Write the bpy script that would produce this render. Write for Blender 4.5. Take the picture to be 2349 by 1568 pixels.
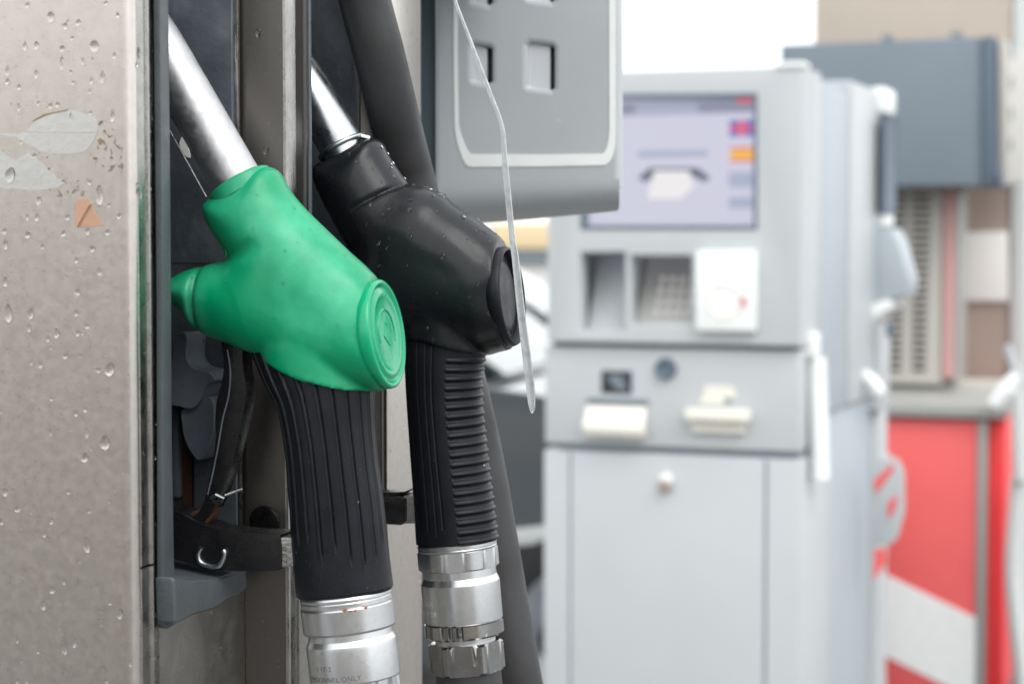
import bpy, bmesh, math, random
import numpy as np
from mathutils import Vector, Matrix, noise as mnoise
random.seed(7); rng = np.random.RandomState(7)
S = bpy.context.scene
R = math.radians
for o in list(bpy.data.objects): bpy.data.objects.remove(o)

# ------------------------------------------------------------------ camera, sky, sun, exposure
CAMZ, PITCH, LENS = 1.45, 2.8, 70.0
cam = bpy.data.cameras.new('camera'); camo = bpy.data.objects.new('camera', cam)
S.collection.objects.link(camo); S.camera = camo
camo.location = (0, 0, CAMZ); camo.rotation_euler = (R(90 - PITCH), 0, 0)
cam.lens = LENS; cam.sensor_width = 36; cam.clip_start = 0.05; cam.clip_end = 3000
cam.dof.use_dof = True; cam.dof.focus_distance = 1.10; cam.dof.aperture_fstop = 9.0
W = bpy.data.worlds.new('World'); S.world = W; W.use_nodes = True
nt = W.node_tree; nt.nodes.clear()
sky = nt.nodes.new('ShaderNodeTexSky'); sky.sky_type = 'NISHITA'; sky.sun_disc = False
SUN_EL, SUN_AZ = 50, 148                    # azimuth measured from +Y towards +X
sky.sun_elevation = R(SUN_EL); sky.sun_rotation = R(SUN_AZ); sky.dust_density = 4; sky.ozone_density = 1; sky.air_density = 1.2
hs = nt.nodes.new('ShaderNodeHueSaturation'); hs.inputs['Saturation'].default_value = 0.13
bg = nt.nodes.new('ShaderNodeBackground'); bg.inputs['Strength'].default_value = 0.15
out = nt.nodes.new('ShaderNodeOutputWorld')
cl = nt.nodes.new('ShaderNodeMix'); cl.data_type = 'RGBA'; cl.inputs[0].default_value = .88; cl.inputs[7].default_value = (4.65, 4.8, 4.9, 1)   # closed cloud layer over the sky
nt.links.new(sky.outputs[0], hs.inputs['Color']); nt.links.new(hs.outputs[0], cl.inputs[6]); nt.links.new(cl.outputs[2], bg.inputs['Color']); nt.links.new(bg.outputs[0], out.inputs['Surface'])
sl = bpy.data.lights.new('sun', 'SUN'); sl.energy = 0.5; sl.angle = R(40); sl.color = (1, .97, .93)
so = bpy.data.objects.new('sun', sl); S.collection.objects.link(so)
sd = Vector((math.sin(R(SUN_AZ)) * math.cos(R(SUN_EL)), math.cos(R(SUN_AZ)) * math.cos(R(SUN_EL)), math.sin(R(SUN_EL))))
so.rotation_euler = sd.to_track_quat('Z', 'Y').to_euler(); so.location = (0, 0, 30)
S.view_settings.view_transform = 'Standard'; S.view_settings.look = 'None'
S.view_settings.exposure = 1.35; S.view_settings.gamma = 1
S.render.engine = 'CYCLES'; S.cycles.max_bounces = 10; S.cycles.transparent_max_bounces = 12

# ------------------------------------------------------------------ pixel rays (2348 x 1568 reading of the photograph) -> real planes
FPX = 2348 * LENS / 36
_p = R(PITCH)
def ray(px, py):
    x = (px - 1174) / FPX; y = -(py - 784) / FPX
    return (x, math.cos(_p) + y * math.sin(_p), -math.sin(_p) + y * math.cos(_p))
class Frame:                                  # local x = (cos,-sin), local y = (sin,cos)
    def __init__(s, ox, oy, yaw):
        s.o = (ox, oy); s.yaw = yaw; s.c = math.cos(R(yaw)); s.s = math.sin(R(yaw)); s.cam = s.loc(0, 0)
    def loc(s, x, y):
        x -= s.o[0]; y -= s.o[1]; return (x * s.c - y * s.s, x * s.s + y * s.c)
    def world(s, x, y):
        return (s.o[0] + x * s.c + y * s.s, s.o[1] - x * s.s + y * s.c)
    def d(s, px, py):
        r = ray(px, py); return (r[0] * s.c - r[1] * s.s, r[0] * s.s + r[1] * s.c, r[2])
    def Y(s, px, py, y0):                     # -> (x, z) on the plane y = y0
        d = s.d(px, py); t = (y0 - s.cam[1]) / d[1]; return (s.cam[0] + t * d[0], CAMZ + t * d[2])
    def X(s, px, py, x0):                     # -> (y, z) on the plane x = x0
        d = s.d(px, py); t = (x0 - s.cam[0]) / d[0]; return (s.cam[1] + t * d[1], CAMZ + t * d[2])
    def depth(s, x, y): return s.world(x, y)[1]

# ------------------------------------------------------------------ materials
def srgb(r, g, b):
    f = lambda v: v / 12.92 if v <= .04045 else ((v + .055) / 1.055) ** 2.4
    return (f(r / 255), f(g / 255), f(b / 255), 1)
def mat(name, col, rough=.5, metal=0., bump=0., bscale=200., stretch=(1, 1, 1), vary=0., vscale=30., rvary=0., spec=.5,
        coat=0., specks=None, dark=None, trans=0., ior=1.45, emit=None, estr=1., sss=0., alpha=1., bdist=.001):
    m = bpy.data.materials.new(name); m.use_nodes = True; t = m.node_tree; N = t.nodes; L = t.links
    b = N['Principled BSDF']
    if len(col) == 3: col = tuple(col) + (1,)
    b.inputs['Base Color'].default_value = col; b.inputs['Roughness'].default_value = rough; b.inputs['Metallic'].default_value = metal
    b.inputs['Specular IOR Level'].default_value = spec; b.inputs['Coat Weight'].default_value = coat; b.inputs['IOR'].default_value = ior
    b.inputs['Transmission Weight'].default_value = trans; b.inputs['Alpha'].default_value = alpha
    if emit: b.inputs['Emission Color'].default_value = emit; b.inputs['Emission Strength'].default_value = estr
    tc = N.new('ShaderNodeTexCoord')
    def nz(scale, det=4, st=(1, 1, 1), rgh=.55):
        mp = N.new('ShaderNodeMapping'); mp.inputs['Scale'].default_value = st; L.new(tc.outputs['Object'], mp.inputs[0])
        n = N.new('ShaderNodeTexNoise'); n.inputs['Scale'].default_value = scale; n.inputs['Detail'].default_value = det; n.inputs['Roughness'].default_value = rgh
        L.new(mp.outputs[0], n.inputs['Vector']); return n.outputs['Fac']
    def ramp(src, a, c, lo=0., hi=1.):
        r = N.new('ShaderNodeMapRange'); r.inputs['From Min'].default_value = a; r.inputs['From Max'].default_value = c
        r.inputs['To Min'].default_value = lo; r.inputs['To Max'].default_value = hi; L.new(src, r.inputs['Value']); return r.outputs[0]
    def mix(fac, A, B):
        x = N.new('ShaderNodeMix'); x.data_type = 'RGBA'
        L.new(fac, x.inputs[0])
        for s, v in ((x.inputs[6], A), (x.inputs[7], B)):
            if isinstance(v, tuple): s.default_value = v
            else: L.new(v, s)
        return x.outputs[2]
    cs = None
    if vary:
        k = ramp(nz(vscale, 6), .3, .7)
        lo = tuple(c * (1 - vary) for c in col[:3]) + (1,); hi = tuple(min(1, c * (1 + vary)) for c in col[:3]) + (1,)
        cs = mix(k, lo, hi)
    if dark:                                   # (colour, scale, lo, hi)
        k = ramp(nz(dark[1], 5, dark[4] if len(dark) > 4 else (1, 1, 1)), dark[2], dark[3]); cs = mix(k, cs if cs else col, dark[0])
    if specks:                                 # (colour, scale, lo, hi): dirt or grain with a shape of its own
        k = ramp(nz(specks[1], 3, specks[4] if len(specks) > 4 else (1, 1, 1)), specks[2], specks[3]); cs = mix(k, cs if cs else col, specks[0])
    if cs: L.new(cs, b.inputs['Base Color'])
    if rvary: L.new(ramp(nz(vscale * 1.7, 6), .3, .7, max(.02, rough - rvary), min(1, rough + rvary)), b.inputs['Roughness'])
    if bump:
        bp = N.new('ShaderNodeBump'); bp.inputs['Strength'].default_value = bump; bp.inputs['Distance'].default_value = bdist
        L.new(nz(bscale, 5, stretch), bp.inputs['Height']); L.new(bp.outputs[0], b.inputs['Normal'])
    if sss: b.inputs['Subsurface Weight'].default_value = sss; b.inputs['Subsurface Radius'].default_value = (.004, .004, .004)
    return m
M = {}
M['steel_panel'] = mat('brushed steel panel', (.60, .553, .508), .31, 1., .04, 1600, (.35, 1, 1), .05, 160, .04, specks=((.36, .31, .28, 1), 520, .66, .82), dark=((.62, .55, .51, 1), 30, .6, .85))
M['steel_trim'] = mat('steel trim', (.36, .35, .33), .30, 1., .2, 500, (1, 1, .3), .10, 60, .10, specks=((.22, .21, .19, 1), 500, .64, .72, (1, 1, .45)))
M['steel_face'] = mat('weathered steel face', (.52, .50, .46), .36, 1., .05, 700, (1, 1, .6), .06, 50, .05, specks=((.14, .14, .13, 1), 620, .63, .69))
M['steel_dark'] = mat('reflection darkened steel', (.15, .140, .130), .34, 1., .015, 1200, (1, 1, .2), .03, 900, .02, specks=((.4, .38, .36, 1), 500, .70, .78))  # dark reflections on the divider posts are put into this base colour
M['bezel'] = mat('blue grey plastic', srgb(78, 84, 87)[:3], .42, 0., .3, 500, (1, 1, 1), .12, 60, .1, specks=((.12, .13, .14, 1), 700, .68, .8))
M['recess'] = mat('dark holster plastic', (.085, .098, .118), .38, 0., .35, 220, (1, 1, 1), .25, 30, .12, specks=((.16, .175, .20, 1), 45, .52, .85, (1, 3, .6)))
M['recess_mid'] = mat('grey holster plastic', (.10, .112, .13), .34, 0., .3, 150, (1, 1, 1), .2, 40, .1)
M['rust'] = mat('rusty brown metal', (.06, .022, .012), .7, .2, .6, 300, (1, 1, 1), .5, 80)
M['alu'] = mat('worn aluminium spout', (.52, .52, .53), .50, 1., .06, 300, (1, 1, 1), .07, 120, .10, specks=((.45, .45, .45, 1), 600, .68, .76))
M['chrome'] = mat('bright zinc plate', (.52, .54, .56), .30, 1., .06, 160, (1, 1, 1), .06, 80, .08)
M['coupling'] = mat('turned aluminium coupling', (.60, .61, .62), .30, 1., .04, 900, (1, 1, 1), .04, 300, .03)
M['nickel'] = mat('nickel plated nut', (.36, .355, .35), .14, 1., .04, 200, (1, 1, 1), .08, 90, .05, specks=((.9, .9, .9, 1), 380, .66, .72))
M['green'] = mat('green rubber boot', (.0, .285, .124), .38, 0., .12, 130, (1, 1, 1), .10, 18, .12, spec=.55, specks=((.02, .16, .09, 1), 520, .72, .80), dark=((.05, .44, .25, 1), 24, .5, .8))
M['greencap'] = mat('wet green rubber', (.0, .33, .15), .22, 0., .2, 90, (1, 1, 1), .10, 18, .10, spec=.6)
M['black_rub'] = mat('black rubber boot', (.009, .0103, .0125), .27, 0., .15, 150, (1, 1, 1), .3, 20, .07, spec=.42)
M['grip'] = mat('black rubber grip', (.010, .011, .0145), .40, 0., .15, 700, (1, 1, 1), .3, 50, .08, spec=.26, specks=((.05, .055, .065, 1), 620, .72, .80))
M['guard'] = mat('wet black plastic guard', (.008, .008, .009), .25, 0., .12, 260, (1, 1, 1), .3, 50, .12, specks=((.05, .05, .055, 1), 500, .68, .78))
M['hose'] = mat('black rubber hose', (.050, .050, .052), .5, 0., .2, 300, (1, 1, 1), .3, 18, .1, spec=.36, specks=((.05, .05, .05, 1), 60, .60, .85, (1, 1, .3)))
M['water'] = mat('rain water', (1, 1, 1), .01, 0, trans=1., ior=1.33)
M['acryl'] = mat('clear acrylic', (.78, .79, .81), .14, 0, .3, 300, trans=.68, ior=1.45, specks=((.55, .55, .56, 1), 160, .5, .7))
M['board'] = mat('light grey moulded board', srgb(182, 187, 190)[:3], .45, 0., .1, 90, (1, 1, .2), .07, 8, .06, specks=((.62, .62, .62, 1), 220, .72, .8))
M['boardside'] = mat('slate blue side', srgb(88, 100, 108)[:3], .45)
M['white'] = mat('white paint', (.88, .90, .89), .4, vary=.03)
M['pocket'] = mat('pale pocket', (.62, .64, .67), .5, vary=.03)
M['pocketshade'] = mat('dark pocket shade', (.05, .055, .06), .5)  # shade inside the board's pockets, given as a dark colour
M['term'] = mat('light grey powder coat', srgb(189, 193, 195)[:3], .42, 0, .05, 300, vary=.03, vscale=4)
M['term2'] = mat('blue grey powder coat', srgb(172, 180, 186)[:3], .45, 0, .05, 300, vary=.03, vscale=4)
M['termdark'] = mat('charcoal plastic', (.035, .04, .045), .4)
M['gap'] = mat('painted neck shadow', (.09, .10, .095), .6)  # dark colour stands for the shadow under the overhanging head
M['cream'] = mat('cream plastic', (.80, .78, .70), .35)
M['key'] = mat('steel keys', (.66, .64, .62), .4, .3)
M['screen'] = mat('lit screen', (.03, .03, .035), .3, emit=srgb(214, 214, 232), estr=.33)
M['screenbar'] = mat('screen title bar', (.03, .03, .035), .3, emit=srgb(138, 142, 165), estr=.36)
M['screenmid'] = mat('screen grey', (.03, .03, .035), .3, emit=srgb(168, 176, 200), estr=.36)
M['screendark'] = mat('screen dark', (.03, .03, .035), .3, emit=srgb(92, 100, 116), estr=.36)
M['screenwhite'] = mat('screen white', (.03, .03, .035), .3, emit=srgb(240, 236, 238), estr=.36)
M['flagblue'] = mat('flag blue', (.03, .03, .035), .3, emit=srgb(88, 90, 190), estr=.36)
M['flagred'] = mat('flag red', (.03, .03, .035), .3, emit=srgb(236, 98, 112), estr=.36)
M['flagyel'] = mat('flag yellow', (.03, .03, .035), .3, emit=srgb(246, 188, 62), estr=.36)
M['slate'] = mat('slate grey sheet metal', srgb(118, 129, 138)[:3], .5, 0, vary=.05, vscale=3)
M['slatedark'] = mat('dark slate edge', srgb(92, 106, 120)[:3], .5)
M['beige'] = mat('beige cladding', srgb(196, 184, 171)[:3], .6, 0, .2, 60, vary=.06, vscale=2)
M['brown'] = mat('brown cladding', srgb(164, 147, 137)[:3], .6, 0, .2, 60, vary=.08, vscale=3)
M['vent'] = mat('ventilated panel', srgb(190, 186, 178)[:3], .5)
M['ventdark'] = mat('vent opening', (.14, .125, .11), .7)
M['pink'] = mat('faded red stripe', srgb(206, 158, 154)[:3], .5)
M['red'] = mat('red cladding', (.90, .15, .145), .4, 0, vary=.05, vscale=2)
M['redhot'] = mat('bright red cladding', (.90, .055, .06), .4)
M['greyshelf'] = mat('grey metal shelf', (.40, .40, .38), .4, .2)
M['paper'] = mat('white paper', (.88, .86, .83), .7)
M['asphalt'] = mat('wet asphalt', (.085, .085, .086), .35, 0, .5, 60, vary=.25, vscale=1.2, rvary=.15, bdist=.01)
M['concrete'] = mat('concrete island', (.33, .32, .30), .7, 0, .4, 40, vary=.15, vscale=3, bdist=.004)
M['carwhite'] = mat('white car paint', (.80, .82, .80), .25, coat=.6)
M['cargrey'] = mat('dark grey car paint', (.085, .095, .105), .3, .2, coat=.7)
M['glass'] = mat('car glass', (.03, .05, .05), .06, 0, coat=.5)
M['tyre'] = mat('tyre rubber', (.02, .02, .021), .7)
M['rim'] = mat('alloy rim', (.55, .57, .62), .3, .8)
M['pale'] = mat('pale trim', (.62, .64, .63), .4)
M['yellow'] = mat('ochre sign board', srgb(222, 200, 160)[:3], .5)
M['wall'] = mat('pale render wall', (.68, .68, .66), .7, 0, vary=.05, vscale=1)
M['mirrored_wall'] = mat('warm wall for reflection', (.74, .66, .58), .8, vary=.05, vscale=1)  # wall of the added shop, warm tone meant for the steel's reflection
M['cast'] = mat('cast metal tip', (.36, .35, .33), .35, .9, .5, 400, vary=.15, vscale=90)
M['film'] = mat('torn sticker film', (.545, .53, .505), .32, .98, .08, 300, vary=.05, vscale=60)
M['filmedge'] = mat('sticker glue edge', srgb(150, 122, 84)[:3], .6)
M['orange'] = mat('orange sticker scrap', srgb(186, 146, 124)[:3], .55, vary=.08, vscale=90)
M['foliage'] = mat('leaves', (.035, .09, .04), .6, vary=.4, vscale=6)
M['bark'] = mat('bark', (.09, .07, .05), .9, bump=.5, bscale=20, bdist=.01)
def residue_mat():
    m = mat('glue residue', (.30, .22, .16), .7, 0, .6, 300, vary=.3, vscale=250); t = m.node_tree; N = t.nodes; L = t.links
    tc = N.new('ShaderNodeTexCoord'); n = N.new('ShaderNodeTexNoise'); n.inputs['Scale'].default_value = 330; n.inputs['Detail'].default_value = 6
    L.new(tc.outputs['Object'], n.inputs['Vector']); r = N.new('ShaderNodeMapRange'); r.inputs['From Min'].default_value = .56; r.inputs['From Max'].default_value = .60
    r.inputs['To Max'].default_value = .7
    L.new(n.outputs['Fac'], r.inputs['Value']); L.new(r.outputs[0], N['Principled BSDF'].inputs['Alpha']); return m
M['residue'] = residue_mat()

# ------------------------------------------------------------------ geometry: everything is a (verts, faces) pair
def merge(*gs):
    V, F = [], []
    for v, f in gs:
        k = len(V); V += [tuple(p) for p in v]; F += [tuple(i + k for i in q) for q in f]
    return V, F
def from_bm(bm):
    bm.verts.index_update(); g = ([tuple(v.co) for v in bm.verts], [tuple(v.index for v in f.verts) for f in bm.faces]); bm.free(); return g
def bevel_bm(bm, w, seg=2, ang=25):
    if w <= 0: return
    es = [e for e in bm.edges if len(e.link_faces) == 2 and e.calc_face_angle(0) > R(ang)]
    bmesh.ops.bevel(bm, geom=es, offset=w, segments=seg, affect='EDGES', clamp_overlap=True, profile=.6)
def box(x0, x1, y0, y1, z0, z1, b=0., seg=2):
    bm = bmesh.new(); bmesh.ops.create_cube(bm, size=1)
    for v in bm.verts: v.co = ((x0 + x1) / 2 + v.co.x * (x1 - x0), (y0 + y1) / 2 + v.co.y * (y1 - y0), (z0 + z1) / 2 + v.co.z * (z1 - z0))
    bevel_bm(bm, b, seg); return from_bm(bm)
def prism(poly, a, c, axis, b=0., seg=2, ang=25):
    """poly = points in the two other axes (in x,y,z order); extruded from a to c along axis"""
    def P(p, t):
        return {'x': (t, p[0], p[1]), 'y': (p[0], t, p[1]), 'z': (p[0], p[1], t)}[axis]
    bm = bmesh.new(); A = [bm.verts.new(P(p, a)) for p in poly]; C = [bm.verts.new(P(p, c)) for p in poly]; n = len(poly)
    bm.faces.new(A); bm.faces.new(C[::-1])
    for i in range(n): bm.faces.new((A[i], C[i], C[(i + 1) % n], A[(i + 1) % n]))
    bmesh.ops.recalc_face_normals(bm, faces=bm.faces)
    bevel_bm(bm, b, seg, ang); return from_bm(bm)
def spline(pts, n=8, closed=False):
    P = [Vector(p) for p in pts]; o = []; m = len(P)
    rng_ = range(m if closed else m - 1)
    for i in rng_:
        if closed: a, b, c, d = P[(i - 1) % m], P[i], P[(i + 1) % m], P[(i + 2) % m]
        else: a, b, c, d = P[max(i - 1, 0)], P[i], P[i + 1], P[min(i + 2, m - 1)]
        for k in range(n):
            t = k / n
            o.append(.5 * ((2 * b) + (c - a) * t + (2 * a - 5 * b + 4 * c - d) * t * t + (3 * b - a - 3 * c + d) * t ** 3))
    if not closed: o.append(P[-1])
    return [tuple(q) for q in o]
def plate(outer, holes, a, c, axis, b=0.):
    """outline with holes, extruded: a filled 2D curve turned into a mesh"""
    cu = bpy.data.curves.new('tmp', 'CURVE'); cu.dimensions = '2D'; cu.fill_mode = 'BOTH'
    for pl in [outer] + holes:
        s = cu.splines.new('POLY'); s.points.add(len(pl) - 1); s.use_cyclic_u = True
        for q, p in zip(s.points, pl): q.co = (p[0], p[1], 0, 1)
    h = abs(c - a) / 2; cu.extrude = h - b; cu.bevel_depth = b; cu.bevel_resolution = 2 if b < .008 else 6; cu.offset = -b
    ob = bpy.data.objects.new('tmp', cu); me = ob.to_mesh()
    mid = (a + c) / 2; V = []
    for v in me.vertices:
        x, y, z = v.co; V.append({'x': (mid + z, x, y), 'y': (x, mid + z, y), 'z': (x, y, mid + z)}[axis])
    F = [tuple(p.vertices) for p in me.polygons]; ob.to_mesh_clear(); bpy.data.objects.remove(ob); bpy.data.curves.remove(cu)
    bm = bmesh.new(); vs = [bm.verts.new(v) for v in V]
    for f in F:
        try: bm.faces.new([vs[i] for i in f])
        except ValueError: pass
    bmesh.ops.remove_doubles(bm, verts=bm.verts, dist=1e-6); bmesh.ops.recalc_face_normals(bm, faces=bm.faces); return from_bm(bm)
def frame_axes(t):
    t = Vector(t).normalized(); u = Vector((0, 1, 0)); u = (u - t * u.dot(t))
    if u.length < .05: u = Vector((1, 0, 0)) - t * t.x
    u.normalize(); w = t.cross(u); return t, u, w
def sweep(path, rad, seg=24, fn=None, cap=True, ratio=1.):
    """tube along path; rad = number/list of in-plane radii; ratio = y radius / in-plane radius; fn(theta,i) adds to the radius"""
    n = len(path); V = []; F = []; P = [Vector(p) for p in path]
    for i in range(n):
        t = P[min(i + 1, n - 1)] - P[max(i - 1, 0)]; t, u, w = frame_axes(t)
        r = rad[i] if isinstance(rad, (list, tuple, np.ndarray)) else rad
        q = ratio[i] if isinstance(ratio, (list, tuple, np.ndarray)) else ratio
        for k in range(seg):
            th = 2 * math.pi * k / seg; e = fn(th, i) if fn else 0
            V.append(tuple(P[i] + w * (math.cos(th) * (r + e)) + u * (-math.sin(th) * (r * q + e))))
    for i in range(n - 1):
        for k in range(seg):
            a = i * seg + k; b = i * seg + (k + 1) % seg; F.append((a, b, b + seg, a + seg))
    if cap: F.append(tuple(range(seg))[::-1]); F.append(tuple(range((n - 1) * seg, n * seg)))
    return V, F
def lathe(prof, o, ax, seg=64, fn=None):
    """prof = [(distance along the axis, radius)]"""
    t, u, w = frame_axes(ax); o = Vector(o); V = []; F = []
    for i, (d, r) in enumerate(prof):
        for k in range(seg):
            th = 2 * math.pi * k / seg; rr = r if fn is None else fn(i, d, r, th)
            V.append(tuple(o + t * d + w * (math.cos(th) * rr) + u * (-math.sin(th) * rr)))
    n = len(prof)
    for i in range(n - 1):
        for k in range(seg):
            a = i * seg + k; b = i * seg + (k + 1) % seg; F.append((a, b, b + seg, a + seg))
    F.append(tuple(range(seg))[::-1]); F.append(tuple(range((n - 1) * seg, n * seg)))
    return V, F
def text_geo(s, size):
    cu = bpy.data.curves.new('t', 'FONT'); cu.body = s; cu.size = size; cu.resolution_u = 3; cu.space_character = 1.1
    ob = bpy.data.objects.new('t', cu); me = ob.to_mesh(); V = [tuple(v.co) for v in me.vertices]; F = [tuple(p.vertices) for p in me.polygons]
    ob.to_mesh_clear(); bpy.data.objects.remove(ob); bpy.data.curves.remove(cu); return V, F
def mapped(g, f): return [f(*p) for p in g[0]], g[1]
def add(name, g, m, parent=None, off=(0, 0, 0), smooth=True, ang=35, kind=None):
    me = bpy.data.meshes.new(name); me.from_pydata([(p[0] - off[0], p[1] - off[1], p[2] - off[2]) for p in g[0]], [], g[1]); me.validate(); me.update()
    for mm in (m if isinstance(m, list) else [m]): me.materials.append(M[mm] if isinstance(mm, str) else mm)
    if smooth:
        for p in me.polygons: p.use_smooth = True
        try: me.set_sharp_from_angle(angle=R(ang))
        except Exception: pass
    o = bpy.data.objects.new(name, me); S.collection.objects.link(o)
    if parent: o.parent = parent
    if kind: o['kind'] = kind
    return o
class Thing:
    def __init__(s, name, label, cat, fr, base, group=None):
        s.fr = fr; s.b = base; e = s.root = bpy.data.objects.new(name, None); S.collection.objects.link(e); e.empty_display_size = .05
        w = fr.world(base[0], base[1]); e.location = (w[0], w[1], base[2]); e.rotation_euler = (0, 0, -R(fr.yaw))
        e['label'] = label; e['category'] = cat
        if group: e['group'] = group
    def part(s, name, g, m, parent=None, **k): return add(name, g, m, parent or s.root, s.b, **k)
def lone(name, label, cat, fr, base, g, m, **k):
    o = add(name, g, m, None, base, **k); w = fr.world(base[0], base[1]); o.location = (w[0], w[1], base[2]); o.rotation_euler = (0, 0, -R(fr.yaw))
    o['label'] = label; o['category'] = cat; return o

# ------------------------------------------------------------------ implicit surface -> mesh (surface nets)
def surface_nets(f, org, h):
    nx, ny, nz = f.shape; s = f < 0
    c = [s[i:nx - 1 + i, j:ny - 1 + j, k:nz - 1 + k] for i in (0, 1) for j in (0, 1) for k in (0, 1)]
    cnt = sum(q.astype(np.int8) for q in c); act = (cnt > 0) & (cnt < 8)
    acc = np.zeros(act.shape + (3,)); num = np.zeros(act.shape)
    cor = [(i, j, k) for i in (0, 1) for j in (0, 1) for k in (0, 1)]
    for a in cor:
        for ax in range(3):
            if a[ax] == 1: continue
            b = list(a); b[ax] = 1
            fa = f[a[0]:nx - 1 + a[0], a[1]:ny - 1 + a[1], a[2]:nz - 1 + a[2]]; fb = f[b[0]:nx - 1 + b[0], b[1]:ny - 1 + b[1], b[2]:nz - 1 + b[2]]
            x = (fa < 0) != (fb < 0); den = np.where(x, fa - fb, 1); t = np.where(x, fa / den, 0)
            for q in range(3): acc[..., q] += np.where(x, a[q] + (t if q == ax else 0), 0)
            num += x
    idx = -np.ones(act.shape, int); ii = np.argwhere(act); idx[act] = np.arange(len(ii))
    V = (ii + acc[act] / num[act][:, None]) * h + np.array(org)
    F = []
    for ax in range(3):
        A = [slice(1, -1)] * 3; A[ax] = slice(0, -1); B = [slice(1, -1)] * 3; B[ax] = slice(1, None)
        sa = s[tuple(A)]; sb = s[tuple(B)]; e = np.argwhere(sa != sb)
        if not len(e): continue
        sg = sa[tuple(e.T)]; e = e + np.array([0 if q == ax else 1 for q in range(3)])
        u, v = [(1, 2), (2, 0), (0, 1)][ax]
        def cell(du, dv):
            d = e.copy(); d[:, u] -= du; d[:, v] -= dv; return idx[tuple(d.T)]
        q = np.stack([cell(0, 0), cell(1, 0), cell(1, 1), cell(0, 1)], 1)
        F.append(np.where(sg[:, None], q, q[:, ::-1]))
    F = np.concatenate(F); F = F[(F >= 0).all(1)]
    return V, F
def relax(V, F, it=3, lam=.5):
    for _ in range(it):
        acc = np.zeros_like(V); n = np.zeros(len(V))
        for k in range(4):
            a = F[:, k]; b = F[:, (k + 1) % 4]; np.add.at(acc, a, V[b]); np.add.at(acc, b, V[a]); np.add.at(n, a, 1); np.add.at(n, b, 1)
        V = V + lam * (acc / np.maximum(n, 1)[:, None] - V)
    return V
def poly_sd(X, Z, poly):                        # positive inside
    d = np.full(X.shape, 1e9); ins = np.zeros(X.shape, bool); n = len(poly)
    for i in range(n):
        ax, az = poly[i]; bx, bz = poly[(i + 1) % n]; ex, ez = bx - ax, bz - az; L = ex * ex + ez * ez + 1e-18
        t = np.clip(((X - ax) * ex + (Z - az) * ez) / L, 0, 1); d = np.minimum(d, np.hypot(X - ax - t * ex, Z - az - t * ez))
        c = ((az > Z) != (bz > Z)) & (X < (bx - ax) * (Z - az) / (bz - az + 1e-18) + ax); ins ^= c
    return np.where(ins, d, -d)
def blur2(a, r, it=3):
    for _ in range(it):
        for ax in (0, 1):
            p = np.pad(a, [(r, r) if q == ax else (0, 0) for q in (0, 1)], mode='edge'); c = np.cumsum(np.insert(p, 0, 0, ax), ax)
            n = a.shape[ax]; a = (np.take(c, range(2 * r + 1, 2 * r + 1 + n), ax) - np.take(c, range(n), ax)) / (2 * r + 1)
    return a
def boot(poly, Hmap, cuts, grooves, y0, h=.0011, skirt=None):
    """hollow rubber boot: a traced profile given a round section, cut square at its mouths (cuts = point, outward direction)"""
    P = np.array(poly); lo = P.min(0) - .006; hi = P.max(0) + .006
    xs = np.arange(lo[0], hi[0], h); zs = np.arange(lo[1], hi[1], h); ys = np.arange(-.034, .034, h)
    X, Z = np.meshgrid(xs, zs, indexing='ij'); d = poly_sd(X, Z, poly); H = Hmap(X, Z)
    w = np.clip(1 - np.minimum(d / (H * 1.02), 1), 0, 3) ** 2; w = blur2(w, 1, 3)
    for (ax, az, bx, bz, wd, dp) in grooves:
        ex, ez = bx - ax, bz - az; L = ex * ex + ez * ez; t = np.clip(((X - ax) * ex + (Z - az) * ez) / L, 0, 1)
        q = np.hypot(X - ax - t * ex, Z - az - t * ez); w = w + dp * np.exp(-(q / wd) ** 2) * np.sin(np.clip(t * .8 + .1, 0, 1) * math.pi)
    f = (ys[None, :, None] / H[:, None, :]) ** 2 + w[:, None, :] - 1
    if skirt:                                  # the boot's lower rim wraps the top of the grip
        (ax, az), (bx, bz), rr_, hy_ = skirt; ex, ez = bx - ax, bz - az; l = math.hypot(ex, ez); ex /= l; ez /= l
        u = np.abs((X - ax) * ez - (Z - az) * ex); along = (X - ax) * ex + (Z - az) * ez
        Hs = hy_ * np.sqrt(np.clip(1 - (u / rr_) ** 2, 0, 1)) ; g = np.maximum((np.abs(ys)[None, :, None] - Hs[:, None, :]) / .014, (-(d - .0006) / .010)[:, None, :])
        g = np.maximum(g, np.maximum((-along) / .014, (u - rr_) / .012)[:, None, :]); k = .12
        hh = np.clip(.5 + .5 * (g - f) / k, 0, 1); f = g + (f - g) * hh - k * hh * (1 - hh)
    for (cx, cz, dx, dz) in cuts:
        l = math.hypot(dx, dz); g = ((X - cx) * dx + (Z - cz) * dz) / l / .012; g = g[:, None, :]
        k = .045; hh = np.clip(.5 + .5 * (f - g) / k, 0, 1); f = g + (f - g) * hh + k * hh * (1 - hh)
    V, F = surface_nets(f, (xs[0], ys[0], zs[0]), h)
    V = relax(V, F, 3); V[:, 1] += y0
    return V.tolist(), F.tolist()

# ================================================================== SETTING
add('ground', merge(box(-400, 400, -400, 400, -.5, 0)), 'asphalt', smooth=False)['kind'] = 'structure'
FD = Frame(-.176, 1.0, 15)                    # the near dispenser: x outward, y along its row of nozzles
o = add('pump_island', box(-1.3, .30, -.4, 2.6, .0, .14, .02), 'concrete'); o.location = (FD.o[0], FD.o[1], 0.001); o.rotation_euler = (0, 0, -R(15)); o['kind'] = 'structure'

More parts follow.
